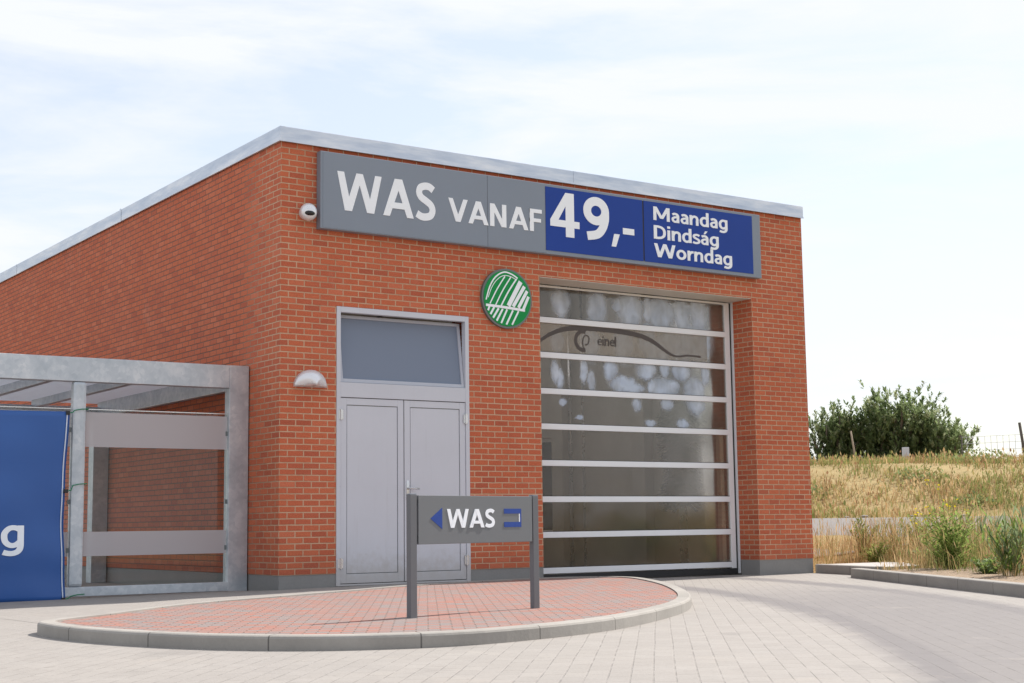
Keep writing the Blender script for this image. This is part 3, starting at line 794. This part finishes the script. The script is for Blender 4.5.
bm = bmesh.new(); glyphs(bm, '49', MY(SY-.0065), 3.528, 4.48, 4.212, .555)
glyphs(bm, ',', MY(SY-.0065), 4.475, 4.60, 4.235, .47); glyphs(bm, '-', MY(SY-.0065), 4.64, 4.835, 4.19, .50)
obj('lettering', bm, MWHITE, fs)
words('Maandag', 5.17, 6.46, 4.58, .178, fs, SY-.0065)
words('Dindság', 5.17, 6.29, 4.335, .178, fs, SY-.0065)
words('Worndag', 5.17, 6.52, 4.098, .178, fs, SY-.0065)

em = thing('emblem_sign', 'round green sign with white striped wing emblem', 'sign', (2.955,-.03,3.40))
def disc(r, y0, y1, seg=64):
    bm = bmesh.new(); prism(bm, [(r*math.cos(2*math.pi*k/seg), r*math.sin(2*math.pi*k/seg)) for k in range(seg)], 0, y0-y1, MY(y0)); return bm
obj('rim', disc(.362, .028, -.012), MRIM, em)
obj('face', disc(.338, -.0125, -.018), MGREEN, em)
def uv_(cx, cy): return ((cx-305)/205*.345, -(cy-290-.085*(cx-305))/245*.355)
bm = bmesh.new(); k_ = 0
def stripe(pts, w, n=5):
    global k_
    q = [uv_(*p) for p in pts]
    q = [(x*min(1,.325/max(1e-6,math.hypot(x,z))), z*min(1,.325/max(1e-6,math.hypot(x,z)))) for x, z in q]
    if len(q) > 2: q = catmull(q, n)
    ribbon(bm, q, w/205*.345, 0, .002+.0006*(k_ % 8), MY(-.0185)); k_ += 1
stripe([(395,120),(340,85),(275,70),(205,110),(155,190),(122,300)], 10, 8)
stripe([(385,135),(330,105),(270,100),(215,135),(170,200),(140,280)], 5, 8)
for a, b, w in (((285,105),(155,332),9),((335,112),(202,345),9),((385,125),(250,350),11)): stripe([a, ((a[0]+b[0])/2-5,(a[1]+b[1])/2-4), b], w)
for a, b, w in (((420,150),(312,352),34),((452,190),(352,358),26),((475,228),(398,368),24),((488,275),(440,385),22)): stripe([a, b], w)
stripe([(112,345),(290,365),(455,392)], 18)
for a, b, w in (((150,355),(132,392),14),((190,362),(158,420),15),((228,372),(180,450),15),((262,378),(210,475),14),((300,382),(248,495),13),((350,390),(292,508),13),((400,396),(342,510),13)): stripe([a, b], w)
obj('stripes', bm, MWHITE, em)

lp = thing('wall_lamp', 'half dome white wall lamp left of the grey double door', 'lamp', (.355,0,2.225))
bm = bmesh.new()
nphi, npsi = 20, 8; rows = []
for j in range(npsi+1):
    ps = math.pi/2*j/npsi; row = []
    for i in range(nphi+1):
        ph = math.pi*i/nphi
        row.append(bm.verts.new((.197*math.cos(ph)*math.cos(ps*.97), -.03-.15*math.sin(ps)*(.25+.75*math.sin(ph)**.8), .19*math.sin(ph)*math.cos(ps*.97))))
    rows.append(row)
for q, w in zip(rows, rows[1:]):
    for i in range(nphi): bm.faces.new((q[i], q[i+1], w[i+1], w[i]))
bmesh.ops.remove_doubles(bm, verts=bm.verts, dist=1e-4)
sh = obj('lamp_shade', bm, MLAMP, lp, smooth=True)
so = sh.modifiers.new('Solidify', 'SOLIDIFY'); so.thickness = .004
bm = bmesh.new(); prism(bm, [(.194*math.cos(math.pi*k/24), .188*math.sin(math.pi*k/24)) for k in range(25)], 0, .028, MY(-.001))
obj('back_plate', bm, MLAMP, lp)
bm = B((-.11,.11,-.085,-.032,.008,.02), bev=.004)
obj('diffuser', bm, plain('lamp_diffuser', (.5,.5,.48), .4), lp)

cc = thing('security_camera', 'small white dome camera at the left end of the price sign', 'camera', (.292,0,4.155))
bm = bmesh.new(); bmesh.ops.create_uvsphere(bm, u_segments=24, v_segments=14, radius=.098)
for v in bm.verts: v.co = Vector((v.co.x, v.co.y*.85-.085, v.co.z))
obj('housing', bm, MLAMP, cc, smooth=True)
bm = bmesh.new(); bmesh.ops.create_uvsphere(bm, u_segments=20, v_segments=12, radius=.062)
for v in bm.verts: v.co = Vector((v.co.x*1.05-.008, v.co.y*.75-.128, v.co.z*.62-.022))
obj('lens_dome', bm, plain('smoked_dome', (.012,.013,.016), .12), cc, smooth=True)
bm = bmesh.new(); prism(bm, [(.075*math.cos(2*math.pi*k/24), .075*math.sin(2*math.pi*k/24)) for k in range(24)], 0, .03, MY(-.001)); obj('bracket', bm, MLAMP, cc)

# ------------------------------------------------------------------ direction sign on the island
p1 = Vector((-1.617,-5.538,0)); tdir = Vector((.96607,.25827,0)); rz = math.atan2(tdir.y, tdir.x)
ds = thing('direction_sign', 'low dark grey two post sign with blue arrow on the red island', 'sign', (p1.x,p1.y,.088), rz)
Z0 = -.088
for s_ in (0, 1.328):
    po = obj('post', B((s_-.033,s_+.033,-.02,.02,-.12,.925+Z0), bev=.004), MSIGND, ds)
    obj('post_cap', B((s_-.031,s_+.031,-.018,.018,.9255+Z0,.931+Z0), bev=.001), MSIGNG, po)
obj('board', B((.046,1.282,-.022,.022,.578+Z0,.920+Z0), bev=.003), plain('grey_board_paint', (.16,.17,.18), .5, 0, .05, 2), ds)
objs('bracket', ((.033,.047,-.012,.012,.60+Z0,.64+Z0),(.033,.047,-.012,.012,.85+Z0,.89+Z0),(1.281,1.295,-.012,.012,.60+Z0,.64+Z0),(1.281,1.295,-.012,.012,.85+Z0,.89+Z0)), MBLACK, ds)
bm = bmesh.new(); glyphs(bm, 'WAS', MY(-.0225), .335, .85, .69+Z0, .134, 0, .002); obj('lettering', bm, MWHITE, ds)
bm = bmesh.new(); prism(bm, [(.165,.757+Z0),(.285,.682+Z0),(.285,.833+Z0)], 0, .002, MY(-.0225)); obj('arrow', bm, MBLUE2, ds)
bm = bmesh.new(); prism(bm, [(.955,.690+Z0),(1.152,.690+Z0),(1.152,.826+Z0),(.955,.826+Z0),(.955,.79+Z0),(1.138,.79+Z0),(1.138,.728+Z0),(.955,.728+Z0)], 0, .002, MY(-.0225))
obj('symbol', bm, MBLUE2, ds)
bm = bmesh.new(); prism(bm, rect(1.126,1.1375,.705+Z0,.789+Z0), 0, .0012, MY(-.0225)); obj('symbol_sliver', bm, MWHITE, ds)  # white printed sliver inside the symbol

# ------------------------------------------------------------------ glass shelter against the left wall
st = thing('glass_shelter', 'galvanised steel shelter with frosted glass bands against the left brick wall', 'shelter')
obj('post', B((-.242,-.012,.77,.90,.022,2.512), bev=.004), MGALV, st)
obj('post', B((-1.99,-1.845,.775,.875,.125,2.256), bev=.03), MGALV, st)
obj('post', B((-3.79,-3.645,.775,.875,.0,2.256), bev=.03), MGALV, st)
obj('post', B((-5.6,-5.37,.77,.90,.0,2.512), bev=.004), MGALV, st)
obj('beam', B((-5.37,-.243,.771,.90,2.257,2.511), bev=.004), MGALV, st)
obj('beam', B((-3.64,-.243,.774,.88,.028,.124), bev=.004), MGALV, st)
obj('post', B((-.23,-.02,5.35,5.55,.0,2.20), bev=.004), MGALV, st)
obj('post', B((-5.6,-5.4,5.35,5.55,.0,2.20), bev=.004), MGALV, st)
obj('beam', B((-5.6,-.02,5.35,5.55,2.201,2.38), bev=.004), MGALV, st)
for x, h_ in ((-.15,.2),(-1.05,.1),(-1.95,.1),(-2.85,.1),(-3.75,.1),(-4.65,.1),(-5.5,.2)):
    obj('rafter', B((x-.04,x+.04,.901,5.349,2.44-h_,2.44), bev=.004), MGALV, st)
obj('roof_sheet', B((-5.58,-.015,.905,5.6,2.445,2.461)), MTWIN, st)
for x0, x1 in ((-1.84,-.246),(-3.64,-1.995)):
    gp = obj('glass_panel', B((x0,x1,.82,.828,.126,1.965)), MGLASS, st)
    obj('top_edge', B((x0,x1,.818,.83,1.9655,1.975)), MSTEEL, gp)
    obj('frosted_band', B((x0+.002,x1-.002,.8165,.8195,1.575,1.94)), MFROST, gp)
    obj('frosted_band', B((x0+.002,x1-.002,.8165,.8195,.438,.69)), MFROST, gp)
    objs('clip', [(x1-.02, x1+.004, .812, .8165, z-.025, z+.025) for z in (.5, 1.0, 1.75)], MRIM, gp)

# ------------------------------------------------------------------ banner tied in front of the shelter
bn = thing('banner', 'blue cloth banner tied to the shelter posts with green cord', 'banner', (-2.05,.68,-.022))
nx, nz = 70, 36; verts = []; faces = []
def bany(x, z):
    return .03*math.sin(x*1.9+.6)*math.sin(z*1.4+.3) + .008*math.sin(x*7+z*3) - .018*math.exp(-((z-.12)/.16)**2) + .007*math.sin(z*11+x) + .010*math.exp(-(x/.5)**2)*math.sin(z*9.5+x*5) + .006*math.sin(3.2*(x+z)+1)*math.sin(1.7*(x-z))
for j in range(nz+1):
    for i in range(nx+1):
        u, v = i/nx, j/nz
        x = -3.7*(1-u) - .03*math.sin(math.pi*v)*u - .02*(1-v)*0
        z = .015 + 1.935*v - .012*math.sin(math.pi*u)*v
        verts.append((x, bany(x, z), z))
for j in range(nz):
    for i in range(nx):
        a = j*(nx+1)+i; faces.append((a, a+1, a+nx+2, a+nx+1))
cl = mesh_py('cloth', verts, faces, MBAN, parent=bn, smooth=True)
so = cl.modifiers.new('Solidify', 'SOLIDIFY'); so.thickness = .002
bm = bmesh.new()
for j in range(nz):
    v0, v1 = j/nz, (j+1)/nz
    def P(v, dx):
        x = -.03*math.sin(math.pi*v)+dx; z = .015+1.935*v; return (x, bany(x, z)-.006, z)
    bm.faces.new([bm.verts.new(P(v0,-.035)), bm.verts.new(P(v0,-.022)), bm.verts.new(P(v1,-.022)), bm.verts.new(P(v1,-.035))])
bmesh.ops.remove_doubles(bm, verts=bm.verts, dist=1e-5)
hm = obj('hem', bm, MHEM, bn, smooth=True); so = hm.modifiers.new('Solidify', 'SOLIDIFY'); so.thickness = .002
bm = bmesh.new(); glyphs(bm, 'g', Matrix.Translation((0,-.045,0)) @ MY(0), -.675, -.435, .565, .30, 0, .004)
for v in bm.verts: v.co.y = bany(v.co.x, v.co.z) - .004 - (-.045 - v.co.y)
obj('lettering', bm, MWHITE, bn)
for z0, z1 in ((1.935, 1.97), (1.13, 1.19), (.03, .055)):
    bm = bmesh.new(); tube(bm, [(-.02,-.005,z0),(.04,.03,z0+.01),(.065,.06,z1),(.14,.07,z1+.015),(.212,.06,z1+.02),(.215,.2,z1+.01)], .006, 6)
    obj('cord', bm, MCORD, bn, smooth=True)
    bm = bmesh.new(); box(bm, -.045,-.005,-.02,.012,z0-.02,z0+.02, bev=.004); obj('grommet', bm, MBLACK, bn)

# ------------------------------------------------------------------ brush added inside the hall, standing in for a dark tree reflection
br = thing('added_brush', 'added dark roller brush standing in for a tree reflection in the door glass', 'brush', (6.98,1.5,0))
bm = bmesh.new(); tube(bm, [(0,0,.02),(0,0,3.9)], .06, 12); obj('added_brush_shaft', bm, MSTEEL, br, smooth=True)
verts = []; faces = []
for k in range(2600):
    z = random.uniform(1.0, 2.95); t = random.uniform(0, 2*math.pi); r = .38*(1-.25*abs(math.sin(z*3.1))**3)*random.uniform(.9,1.0); w = .03
    c, s_ = math.cos(t), math.sin(t); dz = -random.uniform(.02,.16); i = len(verts)
    verts += [(.06*c+w*s_, .06*s_-w*c, z), (.06*c-w*s_, .06*s_+w*c, z), (r*c-w*s_, r*s_+w*c, z+dz), (r*c+w*s_, r*s_-w*c, z+dz)]
    faces.append((i,i+1,i+2,i+3))
mesh_py('added_bristles', verts, faces, plain('added_brush_bristles', (.03,.03,.036), .8), parent=br)

# ------------------------------------------------------------------ vegetation
class Blades:
    def __init__(s): s.v = []; s.f = []; s.m = []
    def blade(s, x, y, z, h, w, az, bend, mi, head=False):
        c, q = math.cos(az), math.sin(az); i = len(s.v)
        px, py = -q*w/2, c*w/2
        k1 = bend*.28; k2 = bend
        s.v += [(x-px,y-py,z),(x+px,y+py,z),(x+c*k1*h-px*.8,y+q*k1*h-py*.8,z+h*.55),(x+c*k1*h+px*.8,y+q*k1*h+py*.8,z+h*.55),(x+c*k2*h,y+q*k2*h,z+h*(1-.25*bend))]
        s.f += [(i,i+1,i+3,i+2),(i+2,i+3,i+4)]; s.m += [mi, mi]
        if head:
            tx, ty, tz = s.v[-1]; j = len(s.v); hw = w*2.2; hl = .08+.06*random.random()
            s.v += [(tx,ty,tz-hl*.2),(tx-px/w*hw+c*.02,ty-py/w*hw+q*.02,tz+hl*.35),(tx+c*.04,ty+q*.04,tz+hl),(tx+px/w*hw+c*.02,ty+py/w*hw+q*.02,tz+hl*.35)]
            s.f.append((j,j+1,j+2,j+3)); s.m.append(mi)
    def leaf(s, p, d, l, w, mi, up=Vector((0,0,1))):
        d = d.normalized(); side = d.cross(up)
        if side.length < .05: side = Vector((1,0,0))
        side = side.normalized(); i = len(s.v); n = side.cross(d)
        m = p + d*l*.45 + n*l*.06
        s.v += [tuple(p), tuple(m-side*w/2), tuple(p+d*l), tuple(m+side*w/2)]
        s.f.append((i,i+1,i+2,i+3)); s.m.append(mi)
    def stem(s, pts, r, mi):
        for a, b in zip(pts, pts[1:]):
            for ax in (Vector((r,0,0)), Vector((0,r,0))):
                i = len(s.v); s.v += [tuple(a-ax), tuple(a+ax), tuple(b+ax*.8), tuple(b-ax*.8)]; s.f.append((i,i+1,i+2,i+3)); s.m.append(mi)
    def build(s, name, mats, parent=None): return mesh_py(name, s.v, s.f, mats, s.m, parent)
def pick(ws):
    r = random.random()*sum(ws)
    for i, w in enumerate(ws):
        r -= w
        if r < 0: return i
    return len(ws)-1
def clump(x, y, f, seed): return mnoise.noise(Vector((x*f, y*f, seed)))

G = Blades()
cnt = 0
while cnt < 40000:                                   # embankment face and crest
    a = random.uniform(34.9, 49); b = random.uniform(-16, 15)
    x, y = xy(a, b); n = clump(x, y, .45, 1.0); n2 = clump(x, y, .22, 7)
    if random.random() > .5+n*1.3: cnt += .2; continue
    z = ground_h(x, y)
    h = random.uniform(.12,.34)*(1+.8*n) * (1.15 if a > 44 else 1)
    green = n2 > .0
    mi = pick([.1,.15,.35,.6,.15] if green else [.34,.34,.25,.12,.16])
    G.blade(x, y, z-.03, max(.1,h), random.uniform(.014,.04), random.uniform(0,6.28), random.uniform(.15,1.1), mi, random.random()<.12); cnt += 1
tag(G.build('dry_grass', STRAW), 'dry straw coloured grass covering the embankment beyond the road', 'grass', kind='stuff')

G = Blades(); cnt = 0
while cnt < 44000:                                    # tall verge grass between kerb and road
    a = random.uniform(15.0, 23.3); b = random.uniform(-13, 9)
    x, y = xy(a, b); o = off(x, y)
    if o < .35: continue
    if y > -1.6 and x < 9.5 and y < .2: continue
    n = clump(x, y, .9, 3.0)
    dens = sst(o, .35, 1.5)*(.55+.9*n)
    if y > -2.5: dens = max(dens, .55)*(.75+.5*n)
    if random.random() > dens: cnt += .1; continue
    h = random.uniform(.3,1.0)*(.85+.5*n)*(.45+.55*sst(o,.3,1.8))
    if clump(x, y, .5, 11) > .1: mi = pick([.2,.15,.3,.8,.05])
    else: mi = pick([.58,.24,.16,.14,.08])
    G.blade(x, y, ground_h(x, y)-.02, h, random.uniform(.004,.010), random.uniform(0,6.28), random.uniform(.1,1.0), mi, random.random()<.28); cnt += 1
tag(G.build('dry_grass', STRAW), 'tall dry grass with seed heads between the kerb and the road', 'grass', kind='stuff')

def weed(name, x, y, h, spread, n, mats, label, ll=.16, lw=.035, cat='plant', flower=False, upright=.6, leafy=16):
    t = thing(name, label, cat, (x, y, ground_h(x, y)-.01 if off(x,y) > .15 else .1))
    S = Blades(); L = Blades(); F = Blades()
    for k in range(n):
        az = random.uniform(0, 6.28); sp = spread*math.sqrt(random.random()); hh = h*random.uniform(.55,1.05)*(1-.35*(sp/spread)**2)
        b0 = Vector((math.cos(az)*sp*.25, math.sin(az)*sp*.25, 0)); tip = Vector((math.cos(az)*sp, math.sin(az)*sp, hh))
        mid = b0.lerp(tip, .5) - Vector((math.cos(az), math.sin(az), 0))*sp*.15 + Vector((0,0,hh*.08))
        pts = [b0, mid, tip]; S.stem(pts, .005, 0)
        for q in range(leafy):
            f = (q+1)/leafy; p = b0.lerp(mid, f*2) if f < .5 else mid.lerp(tip, f*2-1)
            la = random.uniform(0, 6.28)
            d = Vector((math.cos(la), math.sin(la), upright*random.uniform(.4,1.6)))
            L.leaf(p, d, ll*random.uniform(.6,1.2)*(1.15-.55*f), lw*random.uniform(.7,1.2), random.randrange(len(mats)))
        if flower:
            for q in range(3):
                p = tip + Vector((random.uniform(-.05,.05), random.uniform(-.05,.05), random.uniform(-.12,.02)))
                F.leaf(p, Vector((random.uniform(-1,1), random.uniform(-1,1), .6)), .04, .035, 0)
    S.build('stem', [WEED[3]], t); L.build('foliage', mats, t)
    if flower: tag(F.build('flower', [WEED[4]], t), kind='stuff')
    return t
weed('leafy_weed', 7.75, -2.55, .9, .5, 40, [WEED[0],WEED[0],WEED[1]], 'bushy bright green weed behind the kerb, largest of the weeds', .17, .034)
weed('leafy_weed', 8.55, -1.75, .42, .42, 22, [WEED[0],WEED[1],WEED[2]], 'low green weed left of the big bushy weed', .13, .035)
weed('thistle_weed', 6.35, -4.45, .82, .36, 20, [WEED[2],WEED[2],WEED[0]], 'grey green thistle with upright blades at the right edge of the bed', .30, .03, upright=1.6, leafy=9)
weed('leafy_weed', 6.75, -3.85, .26, .28, 16, [WEED[0],WEED[2]], 'low mat of green leaves at the foot of the thistle', .10, .04)
weed('flowering_weed', 9.6, -.9, 1.22, .5, 16, [WEED[1],STRAW[3]], 'tall thin weed with small yellow flowers behind the kerb', .13, .014, flower=True, upright=1.2)
weed('leafy_weed', 10.1, 1.0, .62, .26, 20, [WEED[0],STRAW[3]], 'upright green weed beside the brick corner', .14, .03, upright=1.2)
weed('leafy_weed', 9.5, .25, .36, .35, 16, [WEED[1],STRAW[3]], 'low lime green weed at the back of the concrete slab', .12, .03)
weed('leafy_weed', 10.6, .3, .5, .5, 26, [WEED[1],WEED[0],STRAW[3]], 'wide lime green weed clump between the brick corner and the yellow flowers', .14, .03, upright=1.0)
weed('leafy_weed', 7.9, -3.4, .5, .45, 24, [WEED[1],STRAW[3],WEED[0]], 'medium green weed between the bushy weed and the thistle', .14, .028, upright=1.0)
weed('dry_weed', 9.6, -.05, .85, .3, 9, [STRAW[4],STRAW[1]], 'brown withered weed stalks rising behind the concrete slab', .1, .012, leafy=12, upright=1)
weed('dry_weed', 6.6, -5.3, .55, .4, 12, [STRAW[0],STRAW[1]], 'straw coloured dead weed right of the thistle', .14, .012, leafy=10, upright=1)

def shrub(x, y, h, r, label, mats, n=260):
    t = thing('low_shrub', label, 'shrub', (x, y, ground_h(x, y)-.05), 0, 'shrubs on the embankment'); L = Blades(); S = Blades()
    for k in range(n):
        az = random.uniform(0,6.28); rr = r*math.sqrt(random.random()); zz = h*random.random()*(1-(rr/r)**2*.6)
        L.leaf(Vector((math.cos(az)*rr, math.sin(az)*rr, zz)), Vector((random.uniform(-1,1), random.uniform(-1,1), random.uniform(.2,1))), random.uniform(.08,.16), .06, random.randrange(len(mats)))
    for k in range(6):
        az = k*1.05; S.stem([Vector((0,0,0)), Vector((math.cos(az)*r*.5, math.sin(az)*r*.5, h*.6))], .012, 0)
    S.build('stem', [MBARK], t); L.build('foliage', mats, t)
for x, y, h, r, lab in ((28.2,12.9,.5,.85,'dark green shrub on the embankment slope, rightmost of the shrubs'),(28.6,14.4,.4,.7,'dull green shrub at mid slope below the wire fence'),(27.9,16.0,.35,.6,'olive shrub on the slope below the grey marker box'),(30.2,14.9,.35,.6,'dark low shrub on the crest just right of the trees')):
    shrub(x, y, h, r, lab, [LEAF[1],STRAW[3]])

for a_, b_, h, r, lab in ((38.5,2.6,.45,.8,'olive green bush low on the bank, nearest the brick wall'),(40.5,-.4,.4,.75,'dark green bush halfway up the bank below the trees'),(37.2,-1.6,.35,.6,'small bush at the foot of the bank above the tall yellow weed')):
    x, y = xy(a_, b_); shrub(x, y, h, r, lab, [LEAF[1],STRAW[3],STRAW[2]])

def tree(x, y, label, limbs, crown_r, h, nleaf, mats, lean=0):
    zb = ground_h(x, y)-.1
    t = thing('tree', label, 'tree', (x, y, zb), 0, 'trees beyond the embankment')
    bm = bmesh.new(); L = Blades(); tips = []
    for k in range(limbs):
        az = 2*math.pi*k/limbs + random.uniform(-.4,.4); sp = crown_r*random.uniform(.25,.85); hh = h*(1.06-.55*(sp/crown_r)**2)*random.uniform(.78,1.0)
        p0 = Vector((math.cos(az)*.15, math.sin(az)*.15, 0)); pts = [p0]
        for q in range(1, 6):
            f = q/5; pts.append(Vector((math.cos(az)*sp*f**.8, math.sin(az)*sp*f**.8, hh*f**1.05)) + Vector((random.uniform(-.1,.1), random.uniform(-.1,.1), 0)))
        tube(bm, pts, [.09*(1-.8*i/5)+.008 for i in range(6)], 6)
        tips.append(pts)
    obj('trunk', bm, MBARK, t, smooth=True)
    # sprays: short upward shoots carried by the limbs, leaves set along each shoot
    per = 13; ns = nleaf//per
    for k in range(ns):
        pts = random.choice(tips); f = random.uniform(.12,1)**.75*(len(pts)-1); i = min(int(f), len(pts)-2)
        c = pts[i].lerp(pts[i+1], f-i)
        o_ = Vector([max(-1.5, min(1.5, random.gauss(0,1))) for _ in range(3)])*crown_r*.17
        s0 = c + o_
        if s0.z < .15: s0.z = random.uniform(.15,.7)
        dr = Vector((o_.x*.8+random.uniform(-.3,.3)+lean, o_.y*.8+random.uniform(-.3,.3), random.uniform(.5,1.3))).normalized()
        ln = random.uniform(.16,.36)
        tone = pick([.5,.38,.12]) if s0.z < h*.55 else pick([.28,.47,.25])
        for q in range(per):
            p = s0 + dr*ln*q/per
            d = dr*.9 + Vector((random.uniform(-1,1), random.uniform(-1,1), random.uniform(-.5,.5)))
            L.leaf(p, d, random.uniform(.12,.22), random.uniform(.05,.085), tone if random.random()<.8 else pick([.3,.4,.3]))
    L.build('crown', mats, t)
random.seed(21)
tree(35.6, 22.6, 'broad dark green bushy tree beyond the embankment, largest of the three', 22, 2.5, 2.75, 22000, LEAF)
tree(34.3, 24.2, 'dark tree whose crown shows just right of the brick wall', 12, 1.5, 2.45, 9500, LEAF)
tree(36.4, 20.9, 'smaller loose pale green tree at the right end of the trees', 12, 1.3, 2.1, 6500, [LEAF[1],LEAF[1],LEAF[2]])

# posts, marker and fence on the crest
x, y = 28.03, 17.54; z = ground_h(x, y)
bm = bmesh.new(); tube(bm, [(0,0,-.2),(.01,.02,.5),(-.06,.08,1.2)], [.032,.03,.026], 7)
o = obj('stake', bm, MWOOD, smooth=True); o.location = (x, y, z); tag(o, 'leaning weathered wooden stake on the crest before the trees', 'stake')
x, y = 29.35, 16.65; z = ground_h(x, y)
mk = thing('marker_post', 'grey marker box on a short post before the trees', 'marker', (x, y, z), R(-40))
obj('box', B((-.1,.1,-.08,.08,.28,.66), bev=.01), plain('pale_grey_paint', (.55,.57,.62), .5), mk)
obj('foot', B((-.12,.12,-.09,.09,-.1,.27), bev=.01), plain('brown_paint', (.30,.25,.22), .8), mk)
fn = thing('wire_fence', 'thin pale wire fence with a dark leaning post on the crest', 'fence')
F0 = Vector((30.9, 15.75, 0)); FD = Vector((.8,-1.0,0)).normalized()
def fz(p): return ground_h(p.x, p.y)
bm = bmesh.new(); 
for s_ in [0.18*k for k in range(1, 44)]:
    p = F0+FD*s_; tube(bm, [(p.x,p.y,fz(p)),(p.x,p.y,fz(p)+.95)], .0075, 4)
for hh in (.08,.3,.52,.74,.95):
    tube(bm, [tuple(F0+FD*s_+Vector((0,0,fz(F0+FD*s_)+hh))) for s_ in [.5*k for k in range(0,16)]], .0075, 4)
obj('wire_mesh', bm, MWIRE, fn)
for s_, lean, r_ in ((0,.03,.02),(1.93,-.16,.045),(4.6,.05,.04),(7.5,0,.04)):
    p = F0+FD*s_; bm = bmesh.new(); tube(bm, [(p.x,p.y,fz(p)-.2),(p.x+FD.x*lean,p.y+FD.y*lean,fz(p)+(1.32 if r_>.03 else 1.0))], r_, 8)
    obj('post', bm, plain('dark_post_wood', (.10,.085,.07), .9), fn, smooth=True)
# stones along the far road edge
verge = Blades()
for k in range(16):
    b = random.uniform(-9, 7); a = 33.9+random.uniform(-.15,.5); x, y = xy(a, b)
    bm = bmesh.new(); bmesh.ops.create_icosphere(bm, subdivisions=2, radius=random.uniform(.04,.12))
    sd = random.random()*50
    for v in bm.verts:
        v.co *= 1+.35*mnoise.noise(v.co*6+Vector((sd,0,0))); v.co.z *= .5; v.co.x *= 1.7
    o = obj('stone', bm, MPLINTH); o.location = (x, y, ground_h(x, y)+.03); o.rotation_euler = (0,0,random.uniform(0,6))
    tag(o, 'rough grey stone lying along the far edge of the road', 'stone', 'stones along the far road edge')

# ------------------------------------------------------------------ light, sky, camera
SUN_AZ, SUN_EL = R(82), R(46)          # from +Y towards +X
sd = Vector((math.sin(SUN_AZ)*math.cos(SUN_EL), math.cos(SUN_AZ)*math.cos(SUN_EL), math.sin(SUN_EL)))
li = bpy.data.lights.new('sun', 'SUN'); li.energy = 4.2; li.angle = R(.55); li.color = (1,.945,.87)
so = bpy.data.objects.new('sun', li); COL.objects.link(so); so.rotation_euler = (-sd).to_track_quat('-Z','Y').to_euler()
w = bpy.data.worlds.new('World'); SC.world = w; w.use_nodes = True
nt = w.node_tree; N = nt.nodes; LK = nt.links; bg = N['Background']
sky = N.new('ShaderNodeTexSky'); sky.sky_type = 'NISHITA'; sky.sun_disc = False
sky.sun_elevation = SUN_EL; sky.sun_rotation = SUN_AZ; sky.air_density = 1.2; sky.dust_density = .8; sky.ozone_density = 1.0
tc = N.new('ShaderNodeTexCoord'); mp = N.new('ShaderNodeMapping'); mp.inputs['Scale'].default_value = (1.3,1.3,6.0); mp.inputs['Rotation'].default_value = (R(8),R(-10),R(25))
LK.new(tc.outputs['Generated'], mp.inputs[0])
n1 = N.new('ShaderNodeTexNoise'); n1.inputs['Scale'].default_value = 2.1; n1.inputs['Detail'].default_value = 7; n1.inputs['Roughness'].default_value = .6; n1.inputs['Distortion'].default_value = .6
LK.new(mp.outputs[0], n1.inputs['Vector'])
rp = N.new('ShaderNodeValToRGB'); rp.color_ramp.elements[0].position = .40; rp.color_ramp.elements[0].color = (.57,.57,.57,1); rp.color_ramp.elements[1].position = .60; rp.color_ramp.elements[1].color = (.98,.98,.98,1)
LK.new(n1.outputs[0], rp.inputs[0])
mx = N.new('ShaderNodeMix'); mx.data_type = 'RGBA'; mx.inputs[7].default_value = (6.02,6.2,6.6,1)
LK.new(rp.outputs[0], mx.inputs[0]); LK.new(sky.outputs[0], mx.inputs[6]); LK.new(mx.outputs[2], bg.inputs[0])
bg.inputs[1].default_value = .10

cam = bpy.data.cameras.new('camera'); co = bpy.data.objects.new('camera', cam); COL.objects.link(co)
rt = Vector((.825603,-.56411,-.012626)); up = Vector((-.059468,-.109244,.992234)); fw = Vector((.561109,.818441,.123739))
M = Matrix.Identity(4)
for i in range(3): M[i][0] = rt[i]; M[i][1] = up[i]; M[i][2] = -fw[i]; M[i][3] = CAM[i]
co.matrix_world = M
cam.sensor_width = 36; cam.lens = 1470.014/1024*36; cam.clip_start = .1; cam.clip_end = 12000
SC.camera = co
vs_ = SC.view_settings; vs_.view_transform = 'Standard'; vs_.look = 'None'; vs_.gamma = 1; vs_.use_curve_mapping = False
vs_.exposure = .68
SC.cycles.max_bounces = 8; SC.cycles.transparent_max_bounces = 16; SC.cycles.use_denoising = True
